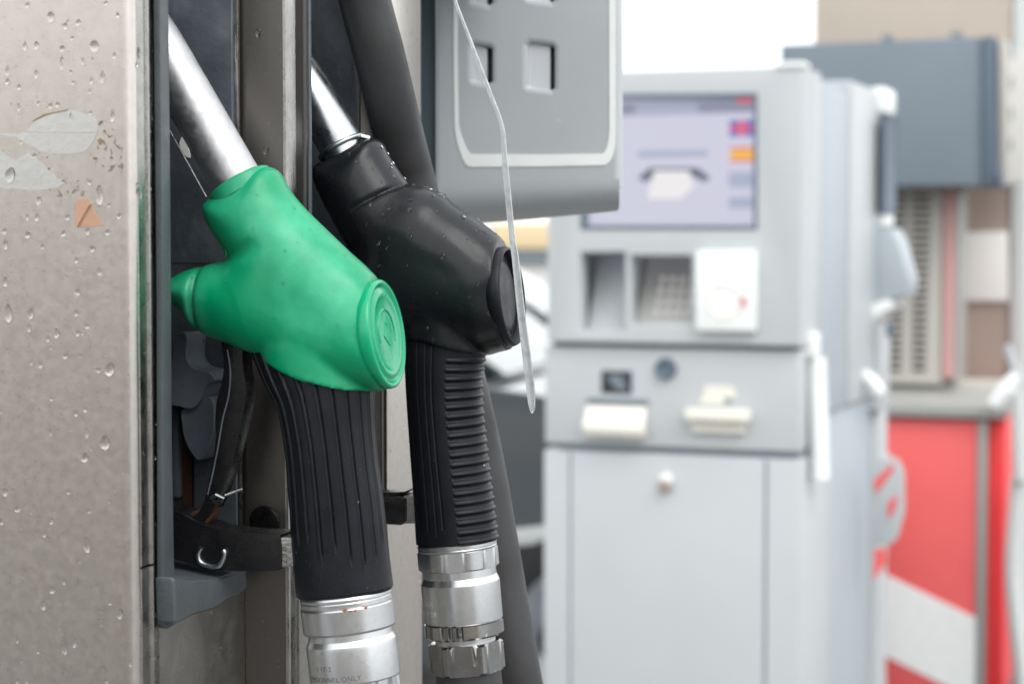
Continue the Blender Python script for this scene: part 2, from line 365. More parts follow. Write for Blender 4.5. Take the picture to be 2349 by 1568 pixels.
# ================================================================== NEAR DISPENSER
Z0, Z1 = .15, 1.98
D = Thing('fuel_dispenser', 'stainless steel fuel dispenser in the left foreground, wet with raindrops, holding green and black nozzles', 'fuel dispenser', FD, (-.4, .3, .141))
sF = lambda px, n=0., py=784: FD.X(px, py, n)[0]
zF = lambda py, px, n=0.: FD.X(px, py, n)[1]
s_c = -.0334; sb1 = sF(558); n2 = FD.Y(660, 784, sb1)[0]
s2a = sF(708, n2); sb2 = sF(824, n2); n3 = FD.Y(878, 784, sb2)[0]; s3 = sF(963, n3)
zb1 = zF(1318, 470)
panel = D.part('side_panel', prism([(-1.0, s_c), (-.0065, s_c), (-.0040, s_c + .0005), (-.0019, s_c + .0019), (-.0005, s_c + .0040), (0, s_c + .0064), (0, s_c + .0066), (-.03, s_c + .02), (-1.0, s_c + .02)], Z0, Z1, 'z'), 'steel_panel', ang=50)
zj = zF(1293, 340)
def trim_prof(b):
    a = s_c + .0068; e = -.006
    return [(-.01, a), (-.0004, a), (.0002, a + .0007), (.0002, -.0172 + b), (.0012, -.0166 + b), (.0016, -.0156 + b), (.0012, -.0146 + b), (.0001, -.0140 + b), (.0001, -.0110), (-.0008, -.0104), (-.0008, e), (-.01, e)]
D.part('corner_trim', prism(trim_prof(0), zj, Z1, 'z'), 'steel_trim', ang=25)
D.part('corner_trim', prism(trim_prof(0), Z0, zj - .0012, 'z'), 'steel_trim', ang=25)
D.part('lower_cover', box(-.02, 0, -.0058, sb1 - .0008, Z0, zb1 - .004), 'steel_face')
# bay one
def recess(sa, sb, nf, zb): # U-shaped plastic liner
    return prism([(nf - .001, sa), (nf - .125, sa), (nf - .125, sb), (nf - .001, sb), (nf - .001, sb - .003), (nf - .122, sb - .003), (nf - .122, sa + .003), (nf - .001, sa + .003)], zb, Z1, 'z', .0004, 1)
s1b = sF(545)
rec = D.part('holster_recess', merge(recess(.001, s1b, 0, zb1), prism([(-.124, zb1 - .003), (.010, zb1 - .003), (.010, zb1), (-.03, zb1 + .006), (-.124, zb1 + .012)], .004, s1b - .003, 'y')), 'recess', ang=30)
nb = .004
def tr(pts, n): return [FD.X(px, py, n) for px, py in pts]
top = 1.9
ol = [FD.X(370, 784, nb)[0], FD.X(392, 784, nb)[0]]
lip = [(sF(371, nb), Z1 - .01)] + tr([(373, 700), (374, 1100), (374, 1428), (378, 1439), (386, 1441), (402, 1432), (400, 1300), (395, 1000), (392, 500)], nb) + [(sF(390, nb), Z1 - .01)]
D.part('holster_lip', prism(lip, .0005, nb, 'x', .0008, 2), 'bezel')
nc = .011
chin = tr([(399, 1322), (440, 1330), (500, 1325), (545, 1312), (563, 1303), (567, 1325), (567, 1348), (556, 1362), (520, 1378), (495, 1396), (445, 1410), (420, 1424), (403, 1432)], nc)
D.part('holster_chin', prism(chin, .0, nc, 'x', .0025, 3), 'bezel')
D.part('holster_edge', box(-.002, .0016, s1b - .0005, s1b + .0022, zb1, Z1 - .02, .0006), 'steel_trim')
# far-wall mouldings of bay one
yw = s1b - .003
def twy(pts, y): return [FD.Y(px, py, y) for px, py in pts]
bump1 = spline(twy([(300, 905), (300, 1020), (400, 928), (470, 930), (500, 880), (520, 868), (505, 850), (470, 840), (455, 815), (455, 765), (428, 765), (425, 810), (405, 850)], yw - .01), 4, True)
D.part('hook_boss', prism(bump1, yw - .026, yw - .0005, 'y', .006, 4), 'recess_mid', ang=85)
pod = spline(twy([(445, 930), (505, 905), (515, 960), (505, 1010), (480, 1050), (450, 1010), (440, 960)], yw - .008), 5, True)
D.part('hook_pod', prism(pod, yw - .022, yw - .0004, 'y', .007, 4), 'recess', ang=85)
D.part('hinge_strip', prism(twy([(418, 930), (440, 930), (442, 1200), (422, 1200)], yw - .002), yw - .003, yw - .0003, 'y'), 'rust')
D.part('guide_rib', prism(twy([(396, 930), (410, 930), (413, 1140), (398, 1140)], yw - .006), yw - .007, yw - .0003, 'y', .001), 'recess_mid')
D.part('lower_liner', prism(twy([(445, 985), (540, 960), (543, 1300), (446, 1300)], yw - .003), yw - .003, yw - .0003, 'y', .0008), 'recess_mid')
D.part('seam_line', prism(twy([(393, 599), (541, 602), (541, 604), (393, 601)], yw), yw - .0006, yw - .0001, 'y'), 'recess_mid')
# torn labels inside
tag_geo = prism(spline(twy([(412, 330), (420, 352), (437, 362), (430, 330), (421, 312)], yw), 3, True), yw - .0006, yw - .0001, 'y')
D.part('label_scrap', tag_geo, 'paper')
# module two: the step towards us and its front
D.part('divider_post', prism([(-.14, sb1), (n2 - .0016, sb1), (n2 - .0008, sb1 + .0003), (n2 - .0003, sb1 + .0008), (n2, sb1 + .0016), (n2, s2a - .008), (n2 - .0012, s2a - .007), (n2 - .0012, s2a - .0045), (n2 + .0006, s2a - .004), (n2 + .0006, s2a - .0008), (-.14, s2a - .0008)], Z0, Z1, 'z'), ['steel_dark'], ang=60)
D.part('post_edge', prism([(n2 - .0019, sb1 - .0005), (n2 - .0009, sb1 - .0003), (n2 + .0001, sb1 + .0004), (n2 + .0005, sb1 + .0016), (n2 + .0005, sb1 + .0125), (n2 + .0001, sb1 + .0125), (n2 + .0001, sb1 + .0017), (n2 - .0019, sb1 - .0001)], Z0, Z1 - .002, 'z'), 'steel_trim', ang=60)
zb2 = zF(1318, 800, n2)
D.part('lower_cover', box(n2 - .02, n2 - .0005, s2a - .0004, sb2 - .0008, Z0, zb2 - .004), 'steel_face')
D.part('post_skirt', prism([(n2 + .0001, sb1 + .012), (n2 + .0012, sb1 + .012), (n2 + .0012, s2a - .0), (n2 + .0001, s2a - .0)], Z0, zb2, 'z'), 'steel_face')
D.part('holster_recess', merge(recess(s2a, sb2 - .001, n2, zb2), box(n2 - .12, n2 + .008, s2a + .003, sb2 - .004, zb2 - .003, zb2)), 'recess', ang=30)
D.part('holster_edge', box(n2 - .003, n2 + .002, sb2 - .0042, sb2 - .0012, zb2, Z1 - .02, .0008), 'recess_mid')
D.part('holster_edge', box(n2 - .001, n2 + .0015, s2a - .0006, s2a + .0030, zb2, Z1 - .02, .0006), 'recess_mid')
# module three
D.part('divider_post', prism([(-.14, sb2), (n3 - .002, sb2), (n3, sb2 + .002), (n3, s3), (-.14, s3)], Z0, Z1, 'z'), 'steel_dark', ang=60)
D.part('front_cover', box(n3 + .0001, n3 + .0014, sb2 + .003, s3 - .001, Z0, Z1 - .003, .0005), 'steel_panel')
D.part('cabinet_core', box(-.98, -.145, s_c + .022, s3 + .02, Z0, Z1 + .02), 'steel_face')
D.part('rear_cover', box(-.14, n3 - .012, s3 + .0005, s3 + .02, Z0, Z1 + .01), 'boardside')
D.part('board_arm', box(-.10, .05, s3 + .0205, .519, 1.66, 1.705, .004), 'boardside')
# round plug on the step
px_, pz_ = FD.Y(607, 1197, sb1)
D.part('round_plug', lathe([(-.001, .0093), (.0002, .0093), (.0012, .0086), (.0016, .0070), (.0014, .0)], (px_, sb1 + .0003, pz_), (0, -1, 0), 48), 'guard')
# the board with the white outline
yb = .47
def by(pts, y=yb): return [FD.Y(px, py, y) for px, py in pts]
zt = 1.72
bo = by([(996, 440), (1420, 428), (1421, 380), (1419, 0)])
bo = bo + [(bo[-1][0], zt), (bo[0][0], zt)]
def rr(x0, y0, x1, y1, dy=0, r=5):
    return by([(x0, y0 + r), (x0 + r, y0), (x1 - r, y0 + dy), (x1, y0 + dy + r), (x1, y1 + dy - r), (x1 - r, y1 + dy), (x0 + r, y1), (x0, y1 - r)])
holes = [rr(1084, 104, 1126, 186, 5), rr(1210, 100, 1269, 200, 6), rr(1084, -75, 1126, 6, 5), rr(1210, -95, 1269, -2, 6)]
bd = D.part('display_board', plate(bo, holes, yb, yb + .016, 'y', .004), 'board', smooth=False)
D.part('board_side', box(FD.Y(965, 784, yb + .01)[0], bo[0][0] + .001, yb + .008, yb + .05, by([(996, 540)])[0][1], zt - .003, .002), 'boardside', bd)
V = []; F = []; nv, nu = 14, 30
for j in range(nv + 1):
    t = j / nv; a_ = t * math.pi / 2; yy = yb - .0004 + .034 * (1 - math.cos(a_)) ** 1.2
    for i in range(nu + 1):
        u = i / nu; u = 1 - (1 - u) ** 1.5; tp = 432 - 12 * u; bt = 517 - 32 * u ** 1.3; xr_ = 1420 - 14 * max(0, (t - .6) / .4) ** 2.5
        px = 996 + (xr_ - 996) * u; q_ = FD.Y(px, tp - 9 + (bt - tp + 9) * math.sin(a_), yy); V.append((q_[0], yy, q_[1]))
for j in range(nv):
    for i in range(nu): k = j * (nu + 1) + i; F.append((k, k + nu + 1, k + nu + 2, k + 1))
k0 = len(V)
for i in range(nu + 1): p_ = V[nv * (nu + 1) + i]; V.append((p_[0] - .014, yb + .05, p_[2] + .001))
for i in range(nu): k = nv * (nu + 1) + i; F.append((k, k0 + i, k0 + i + 1, k + 1))
k1 = len(V)
for j in range(nv + 1): p_ = V[j * (nu + 1) + nu]; V.append((p_[0] - .014, yb + .05, p_[2]))
for j in range(nv): F.append((j * (nu + 1) + nu, (j + 1) * (nu + 1) + nu, k1 + j + 1, k1 + j))
D.part('board_underside', (V, F), 'board', bd, ang=50)
st_out = [(1040, -250), (1041, 150), (1043, 291), (1047, 320), (1053, 342), (1062, 366), (1070, 379), (1081, 383), (1240, 382), (1388, 379), (1398, 371), (1405, 358), (1410, 335), (1411, 316), (1411, -250)]
st_in = [(1397, -250), (1398, 298), (1396, 320), (1393, 335), (1388, 348), (1381, 353), (1240, 355), (1080, 354), (1073, 348), (1063, 326), (1055, 305), (1051, 285), (1049, 150), (1049, -250)]
D.part('white_outline', prism(by(st_out + st_in), yb - .0006, yb + .0003, 'y'), 'white', bd, smooth=False)
for (x0, y0, x1, y1, dw) in ((1084, 104, 1126, 186, 13), (1210, 100, 1269, 200, 11), (1084, -75, 1126, 6, 13), (1210, -95, 1269, -2, 11)):
    a = by([(x0 - 1, y0 - 2), (x1 - dw, y0 + 6), (x1 - dw, y1 + 6), (x0 - 1, y1 + 1)])
    D.part('pocket', prism(a, yb + .004, yb + .006, 'y'), 'pocket', bd)
    a = by([(x0 - 1, y0 - 3), (x1 + 2, y0 - 1), (x1 + 2, y1 + 10), (x0 - 1, y1 + 2)])
    D.part('pocket_shade', prism(a, yb + .012, yb + .014, 'y'), 'pocketshade', bd)  # dark sheet stands for the shaded inner wall of the pocket
D.part('board_core', box(bo[0][0] + .003, bo[1][0] - .016, yb + .017, yb + .05, by([(1200, 440)])[0][1], zt - .004, .002), 'board', bd)
# stickers on the side panel
yp = s_c
def sp(pts): return [FD.Y(px, py, yp) for px, py in pts]
def sk(pts): # reading of the 500x550 source detail
    return [(x / 2.85 / 1.6354, (350 + y / 2.85) / 1.6354) for x, y in pts]
film = merge(prism(sp(sk([(0, 430), (300, 425), (1035, 430), (1000, 520), (940, 600), (860, 640), (700, 650), (540, 650), (420, 610), (330, 560), (240, 520), (180, 470), (0, 450)])), yp - .00022, yp, 'y'),
             prism(sp(sk([(330, 350), (480, 230), (730, 178), (860, 200), (1000, 260), (1050, 300), (1050, 400), (1035, 420), (400, 420), (300, 400)])), yp - .00018, yp, 'y'),
             prism(sp(sk([(0, 620), (160, 720), (300, 640), (420, 720), (560, 860), (690, 965), (640, 1000), (500, 1030), (360, 1045), (180, 1020), (60, 1030), (0, 1000)])), yp - .0002, yp, 'y'))
stk = D.part('sticker_film', film, 'film', panel, smooth=False)
D.part('sticker_fold', prism(sp(sk([(345, 300), (480, 222), (735, 172), (700, 190), (600, 210), (500, 235)])), yp - .0006, yp, 'y'), 'filmedge', panel, smooth=False)
D.part('glue_residue', merge(prism(sp(sk([(1060, 280), (1150, 300), (1260, 440), (1310, 600), (1320, 780), (1290, 880), (1200, 850), (1080, 810), (950, 760), (900, 680), (1020, 560)])), yp - .00012, yp - .00004, 'y'),
       prism(sp(sk([(340, 580), (430, 640), (540, 650), (470, 730), (560, 820), (700, 880), (850, 940), (980, 1070), (900, 1130), (760, 1120), (580, 1100), (520, 1030), (690, 985), (560, 880), (440, 780), (400, 700)])), yp - .00012, yp - .00004, 'y')), 'residue', panel, smooth=False)
D.part('orange_scrap', prism(sp(sk([(830, 1130), (945, 1130), (985, 1215), (1110, 1410), (830, 1435), (800, 1400), (800, 1290)])), yp - .0003, yp, 'y'), 'orange', panel, smooth=False)
D.part('scrap_curl', sweep([(p[0], yp - .0009, p[1]) for p in sp(sk([(968, 1180), (900, 1290), (830, 1420)]))], .0007, 10), 'orange', panel)

# ---- rain drops
def dome(seg=14, rings=6):
    V = [(0, 0, 1)]; F = []
    for r in range(1, rings + 1):
        a = r / rings * math.pi / 2
        for k in range(seg): th = 2 * math.pi * k / seg; V.append((math.sin(a) * math.cos(th), math.sin(a) * math.sin(th), math.cos(a)))
    for k in range(seg): F.append((0, 1 + k, 1 + (k + 1) % seg))
    for r in range(rings - 1):
        for k in range(seg):
            a = 1 + r * seg + k; b = 1 + r * seg + (k + 1) % seg; F.append((a, a + seg, b + seg, b))
    F.append(tuple(range(1 + (rings - 1) * seg, 1 + rings * seg))[::-1])
    return V, F
def drop(p, nrm, rad, hgt, el=1., down=(0, 0, -1)):
    n = Vector(nrm).normalized(); dn = Vector(down); dn = dn - n * dn.dot(n)
    if dn.length < .01: dn = Vector((1, 0, 0)) - n * n.x
    dn.normalize(); sd_ = n.cross(dn); V, F = dome(); o = []; w1 = random.uniform(.8, 1.15); ph = random.uniform(0, 6)
    for (a, b, c) in V:
        th = math.atan2(b, a); k = 1 + .10 * math.sin(2 * th + ph) + .06 * math.sin(3 * th + ph * 2)
        sag = .28 * (a > 0) * a * el
        o.append(tuple(Vector(p) + dn * (a * rad * el * k + sag * rad) + sd_ * (b * rad * w1 * k * (1 - .22 * max(0, -a) * el)) + n * (c * hgt * (1 + .35 * a) - .00002)))
    return o, F
big = [(117, 38), (217, 105), (270, 35), (155, 52), (180, 52), (150, 60), (243, 8), (63, 12), (166, 88), (57, 106), (84, 104), (262, 128), (142, 138), (143, 112), (190, 140), (212, 137), (141, 150), (168, 190), (17, 162), (17, 187), (83, 170), (163, 165), (44, 200), (235, 177), (210, 185), (206, 210), (43, 246), (88, 237), (116, 243), (132, 240), (258, 265), (163, 268), (208, 259), (48, 326), (80, 358), (24, 400), (205, 418), (228, 445), (89, 459), (155, 498), (250, 470), (273, 495), (63, 498), (85, 498), (64, 538), (146, 535), (10, 530), (98, 565), (12, 560), (201, 530), (247, 532), (212, 570), (175, 596), (229, 622), (12, 645), (178, 669), (19, 716), (71, 717), (175, 718), (200, 747), (178, 763), (110, 776), (66, 750), (130, 763), (252, 845), (72, 830), (93, 836), (150, 815), (225, 848), (118, 914), (195, 938), (175, 947), (199, 991), (241, 1013), (115, 991), (195, 1048), (157, 1126), (204, 1170), (11, 1127), (40, 1165), (102, 1222), (118, 1193), (199, 1246), (146, 1331), (119, 1350), (252, 1381), (275, 1405), (99, 1384), (148, 1485), (171, 1470), (87, 1493), (3, 1195), (40, 1465), (245, 1560), (300, 1520), (40, 1560), (62, 1560)]
bigr = {(217, 105): 15, (117, 38): 12, (228, 445): 13, (252, 845): 15, (241, 1013): 13, (195, 1048): 11, (19, 716): 12, (24, 400): 14, (199, 1246): 11, (148, 1485): 10}
gs = []
K = 1.0 / FPX
for (x, y) in big:
    r = bigr.get((x, y), random.uniform(4.5, 8.5)); p = FD.Y(x, y, yp)
    gs.append(drop((p[0], yp, p[1]), (0, -1, 0), r * K * .80, r * K * .62, random.choice([1, 1.15, 1.5, 1.9])))
for i in range(420):
    x, y = random.uniform(-60, 292), random.uniform(0, 1568); p = FD.Y(x, y, yp); r = random.uniform(.6, 2.0) * (1 if random.random() < .85 else 1.5)
    gs.append(drop((p[0], yp, p[1]), (0, -1, 0), r * K, r * K * .6, random.choice([1, 1.3, 1.8])))
D.part('raindrops', merge(*gs), 'water', panel, kind='stuff')
gs = []
for i in range(200):   # on trim, post and lower cover
    c = random.random()
    if c < .30: s_ = random.uniform(-.027, -.008); p = (.0002, s_, random.uniform(1.2, 1.62)); n_ = (1, 0, 0)
    elif c < .55: p = (random.uniform(0, n2 - .006), sb1, random.uniform(1.18, 1.35)); n_ = (0, -1, 0)
    elif c < .80: p = (0, random.uniform(.0, sb1 - .002), random.uniform(1.18, zb1 - .01)); n_ = (1, 0, 0)
    else: p = (n3 + .0014, random.uniform(sb2 + .006, s3 - .004), random.uniform(1.2, 1.6)); n_ = (1, 0, 0)
    r = random.uniform(.0003, .0008); gs.append(drop(p, n_, r, r * .6, random.choice([1, 1.5])))
for (x, y, r) in ((592, 75, 8), (577, 108, 3), (610, 343, 8), (604, 380, 3)):
    p = FD.Y(x, y, sb1); gs.append(drop((p[0], sb1, p[1]), (0, -1, 0), r * K * 1.1, r * K * .6, 1.3))
for (x, y, r) in ((318, 120, 7), (314, 150, 4), (319, 440, 8), (316, 425, 4)):
    p = FD.X(x, y, .0002); gs.append(drop((.0002, p[0], p[1]), (1, 0, 0), r * K * 1.2, r * K * .6, 1.4))
D.part('trim_raindrops', merge(*gs), 'water', D.root, kind='stuff')

# ================================================================== NOZZLES
def NZ(y0):
    P = lambda px, py: FD.Y(px, py, y0)
    return P
def drops_on(g, n, part, seed, zmin=-9, facing=(.2, -.5, .8), rmin=.0004, rmax=.0013, lo=.15):
    rs = random.Random(seed); V, F = g; out = []; f = Vector(facing).normalized(); tries = 0
    while len(out) < n and tries < n * 60:
        tries += 1; q = F[rs.randrange(len(F))]; a, b, c = (Vector(V[q[i]]) for i in (0, 1, 2)); nn = (b - a).cross(c - a)
        if nn.length == 0: continue
        nn.normalize()
        if nn.dot(f) < lo or a.z < zmin: continue
        r = rs.uniform(rmin, rmax) * (1 if rs.random() < .75 else 1.5); out.append(drop(tuple(a), tuple(nn), r, r * .75))
    return merge(*out)

# ---------- green nozzle
y1 = .053; P = NZ(y1)
cx, cz = P(800, 1420); dep1 = FD.depth(cx, y1); m1 = dep1 / FPX           # metres per pixel there
base = P(816, 1600)
GN = Thing('fuel_nozzle', 'fuel nozzle in a green rubber boot, nearest to the camera, resting in the first holster', 'fuel nozzle', FD, (base[0], y1, base[1]), 'nozzles hanging in the near dispenser')
out_g = [(491, 450), (546, 412), (601, 382), (620, 382), (637, 391), (648, 412), (659, 433), (678, 458), (698, 480), (727, 509), (757, 538), (795, 575), (831, 606), (850, 626), (864, 640), (890, 655), (930, 650), (958, 885), (925, 893), (897, 890), (872, 897), (850, 897), (804, 890), (757, 876), (726, 869), (679, 850), (616, 822), (554, 800), (492, 776), (466, 766), (451, 755), (436, 742), (427, 728), (420, 712), (410, 703), (395, 699), (372, 700), (352, 690), (346, 665), (365, 650), (395, 637), (429, 619), (485, 604), (516, 597), (527, 590), (520, 568), (500, 545), (480, 513), (470, 490), (468, 474), (476, 463)]
poly = [P(*q) for q in out_g]
cc = P(879, 766); ct = P(864, 640); cb = P(897, 889); dn = Vector((cb[0] - ct[0], cb[1] - ct[1])).normalized(); cdir = (-dn.y, dn.x)
sm = P(546, 415); sdir = Vector((P(500, 343)[0] - P(566, 460)[0], P(500, 343)[1] - P(566, 460)[1])).normalized()
def hm(Pf, A, B, C, H0, H1, H2):
    a = np.array(Pf(*A)); b = np.array(Pf(*B)); c = np.array(Pf(*C))
    def f(X, Z):
        ab = b - a; t = np.clip(((X - a[0]) * ab[0] + (Z - a[1]) * ab[1]) / (ab @ ab), 0, 1); t = t * t * (3 - 2 * t); H = H0 + (H1 - H0) * t
        cb_ = b - c; u = np.clip(((X - c[0]) * cb_[0] + (Z - c[1]) * cb_[1]) / (cb_ @ cb_), 0, 1); u = u * u * (3 - 2 * u); return np.minimum(H, H2 + (H1 - H2) * np.clip(u * 1.6, 0, 1))
    return f
g1 = P(468, 618); g2 = P(464, 752); g3 = P(527, 592); g4 = P(640, 560); g5 = P(560, 640); g6 = P(600, 740); g7 = P(790, 640); g8 = P(835, 690)
gb = boot(poly, hm(P, (560, 430), (700, 640), (430, 680), .0215, .0275, .0190), [(cc[0] - cdir[0] * .0015, cc[1] - cdir[1] * .0015, cdir[0], cdir[1]), (sm[0], sm[1], sdir.x, sdir.y)],
          [(g1[0], g1[1], g2[0], g2[1], .0019, .40), (g3[0], g3[1], g4[0], g4[1], .005, .20), (g5[0], g5[1], g6[0], g6[1], .007, .05), (g7[0], g7[1], g8[0], g8[1], .005, .06)], y1, skirt=(P(700, 730), P(757, 940), .0272, .0262))
bootg = GN.part('rubber_boot', gb, 'green', ang=80)
Rc = .0282
def capprof(inner):
    return [(-.006, Rc * .90), (-.004, Rc * .985), (.0, Rc * 1.01), (.0018, Rc), (.0026, Rc * .965), (.0024, Rc * .90), (.0012, Rc * .865), (.0012, Rc * .83), (.0024, Rc * .80), (.0028, Rc * .74), (.0022, Rc * .66), (.0018, Rc * .60), (.0019, Rc * .3), (.0020, .0001)]
ca3 = (cdir[0], 0, cdir[1]); co3 = (cc[0], y1, cc[1])
seam = [P(*q_) for q_ in ((476, 476), (480, 494), (489, 515), (508, 545), (522, 567), (529, 588))]
GN.part('boot_seam', sweep(spline([(a_, y1 - .004, b_) for a_, b_ in seam], 5), .0013, 12), 'green', bootg)
capo = GN.part('end_cap', lathe(capprof(1), co3, ca3, 96), 'greencap', bootg, ang=60)
# relief on the cap: a crescent arc and a drop shape
t_, u_, w_ = frame_axes(ca3)
def on_cap(pts, hh=.0022): return [tuple(Vector(co3) + t_ * hh + w_ * a + u_ * b) for a, b in pts]
arc = [(.0125 * math.cos(a), .0125 * math.sin(a)) for a in np.linspace(-1.9, 1.9, 30)]
GN.part('cap_relief', merge(sweep(on_cap(arc, .0018), .0007, 8), sweep(on_cap([(-.006, .002), (-.001, -.005), (.006, -.001), (.002, .006)], .0018), .0006, 8)), 'greencap', capo)
GN.part('mouth_lip', lathe([(-.008, .0176), (-.0022, .0178), (-.0010, .0174), (-.0005, .0166), (-.0008, .0150), (-.003, .0140)], (sm[0], y1, sm[1]), (sdir.x, 0, sdir.y), 80), 'green', bootg, ang=70)
# spout
a = Vector((P(540, 410)[0], y1, P(540, 410)[1])); b = Vector((P(372, 118)[0], y1, P(372, 118)[1])); dr = (b - a).normalized(); a2 = a - dr * .012
pp = [tuple(a2 + dr * k * .01) for k in range(0, 10)]; e = Vector(pp[-1])
pp += [tuple(e + dr * (.01 * k) + Vector((-.0008 * k * k, 0, .0006 * k * k))) for k in range(1, 9)]
rs_ = 118 * m1 / 2
GN.part('spout', sweep(pp, rs_, 48), 'alu', ang=80)
GN.part('sensor_wire', sweep([(P(400, 300)[0], y1 - .006, P(400, 300)[1]), (P(440, 372)[0], y1 - .006, P(440, 372)[1]), (P(484, 452)[0], y1 - .006, P(484, 452)[1])], .00045, 8), 'cast')
# grip
NG = 220
def grip_path(L_, R_, n=NG):
    L_ = spline([(x, y) for x, y in L_], 40); R_ = spline([(x, y) for x, y in R_], 40); A = np.array(L_); B = np.array(R_)
    ta = np.linspace(0, len(A) - 1, n); A = np.stack([np.interp(ta, range(len(A)), A[:, k]) for k in (0, 1)], 1)
    tb = np.linspace(0, len(B) - 1, n); B = np.stack([np.interp(tb, range(len(B)), B[:, k]) for k in (0, 1)], 1)
    return A, B
A, B = grip_path([(572, 740), (598, 800), (634, 880), (652, 965), (663, 1060), (669, 1150), (673, 1230), (679, 1300), (685, 1371)],
                 [(850, 790), (852, 850), (853, 920), (855, 985), (862, 1060), (873, 1140), (882, 1220), (889, 1290), (897, 1347)])
C_ = (A + B) / 2; path = [(P(*c)[0], y1, P(*c)[1]) for c in C_]
rad = [math.hypot(P(*p)[0] - P(*q)[0], P(*p)[1] - P(*q)[1]) / 2 for p, q in zip(A, B)]
rat = [min(1., (.0235 - .004 * max(0, 1 - i / 45)) / r) for i, r in enumerate(rad)]
rid = [(R(a), e) for a, e in zip(range(8, 178, 17), [.80, .86, .88, .86, .80, .84, .76, .78, .70, .66])]
def gfn(th, i):
    t = i / NG; v = 0
    for a, e in rid:
        aa = a + .25 * max(0, .45 - t)
        w = (th - aa) / .019; fade = min(1, max(0, (e - t) / .05)) * min(1, max(0, (t + .05) / .1))
        if abs(w) < 4: v += -.0010 * math.exp(-w * w) * fade
        w2 = (th - aa - .05) / .03
        if abs(w2) < 4: v += .0004 * math.exp(-w2 * w2) * fade
    if t > .975: v -= .004 * (t - .975) / .025 * .4
    return v
gripg = sweep(path, rad, 560, gfn, ratio=rat)
gpart = GN.part('grip', gripg, 'grip', ang=60)
# coupling below
def axis3(p, q): return Vector((P(*q)[0] - P(*p)[0], 0, P(*q)[1] - P(*p)[1]))
def coupling(Tn, P, y, pts, m_, seg=96, teeth=None, nut=None):
    """pts: list of parts (name, material, [(px,py,radius px)], sides)"""
    pass
c0 = P(792, 1358); c1 = P(816, 1556); ax1 = Vector((c1[0] - c0[0], 0, c1[1] - c0[1])); Lc = ax1.length; ax1n = ax1.normalized(); O1 = (c0[0], y1, c0[1])
q = lambda py: (py - 1358) / (1556 - 1358) * Lc
r_ = lambda px: px * m1
GN.part('collar', lathe([(q(1352), r_(96)), (q(1358), r_(104)), (q(1362), r_(106)), (q(1367), r_(106)), (q(1369), r_(104.4)), (q(1371), r_(105.6)), (q(1380), r_(105.6)), (q(1382), r_(104))], O1, ax1n, 128), 'coupling', ang=17)
GN.part('lock_ring', lathe([(q(1382), r_(103)), (q(1383), r_(105.5)), (q(1386), r_(107.5)), (q(1436), r_(107.5)), (q(1441), r_(105)), (q(1442), r_(97))], O1, ax1n, 128), 'coupling', ang=17)
slv = GN.part('swivel_sleeve', lathe([(q(1442), r_(96.5)), (q(1456), r_(97.5)), (q(1468), r_(104)), (q(1476), r_(105)), (q(1549), r_(105.5)), (q(1552), r_(104)), (q(1553), r_(96))], O1, ax1n, 128), 'coupling', ang=17)
GN.part('castle_ring', lathe([(q(1552), r_(97)), (q(1553), r_(100)), (q(1582), r_(100)), (q(1586), r_(92))], O1, ax1n, 128, lambda i, d, r, th: r * (1 if math.sin(th * 14) > -.3 or i in (0, 3) else .93)), 'coupling', ang=30)
def cyl_text(s, size, O, ax, d, th0, r, m='guard'):
    t, u, w = frame_axes(ax); V, F = text_geo(s, size)
    # text upright: its up is -axis, running towards +theta decreasing (left to right as seen from outside)
    def f(x, y, z):
        th = th0 - x / r; dd = d - y
        return tuple(Vector(O) + t * dd + w * (math.cos(th) * (r + .00006)) + u * (-math.sin(th) * (r + .00006)))
    return mapped((V, F), f)
M['engrave'] = mat('engraved mark', (.10, .10, .11), .6, 0)
M['etch'] = mat('pale etched mark', (.80, .80, .80), .6)
GN.part('lettering', merge(cyl_text('PERSONNEL ONLY', .0036, O1, ax1n, q(1541), R(141), r_(105.6)), cyl_text('1 17-2', .0036, O1, ax1n, q(1517), R(124), r_(105.5))), 'engrave', slv, smooth=False)
M['ruststain'] = mat('rust spot', (.28, .07, .02), .8, 0, vary=.3, vscale=300)
t_, u_, w_ = frame_axes(ax1n)
def cyl_patch(pts, O, ax, r):
    t, u, w = frame_axes(ax); c = [tuple(Vector(O) + t * d + w * (math.cos(th) * r) + u * (-math.sin(th) * r)) for d, th in pts]
    c2 = [tuple(Vector(O) + t * d + w * (math.cos(th) * (r - .0004)) + u * (-math.sin(th) * (r - .0004))) for d, th in pts]; n = len(c)
    return c + c2, [tuple(range(n)), tuple(range(n, 2 * n))[::-1]] + [(i, i + n, (i + 1) % n + n, (i + 1) % n) for i in range(n)]
rp = [(1383, 76), (1387, 73), (1385, 70), (1390, 66), (1386, 63), (1391, 60), (1385, 57), (1384, 50), (1389, 46), (1384, 44), (1382.6, 44), (1382.6, 76)]
GN.part('rust_spot', cyl_patch([(q(a), R(b)) for a, b in rp], O1, ax1n, r_(107.7)), 'ruststain', slv, smooth=False)
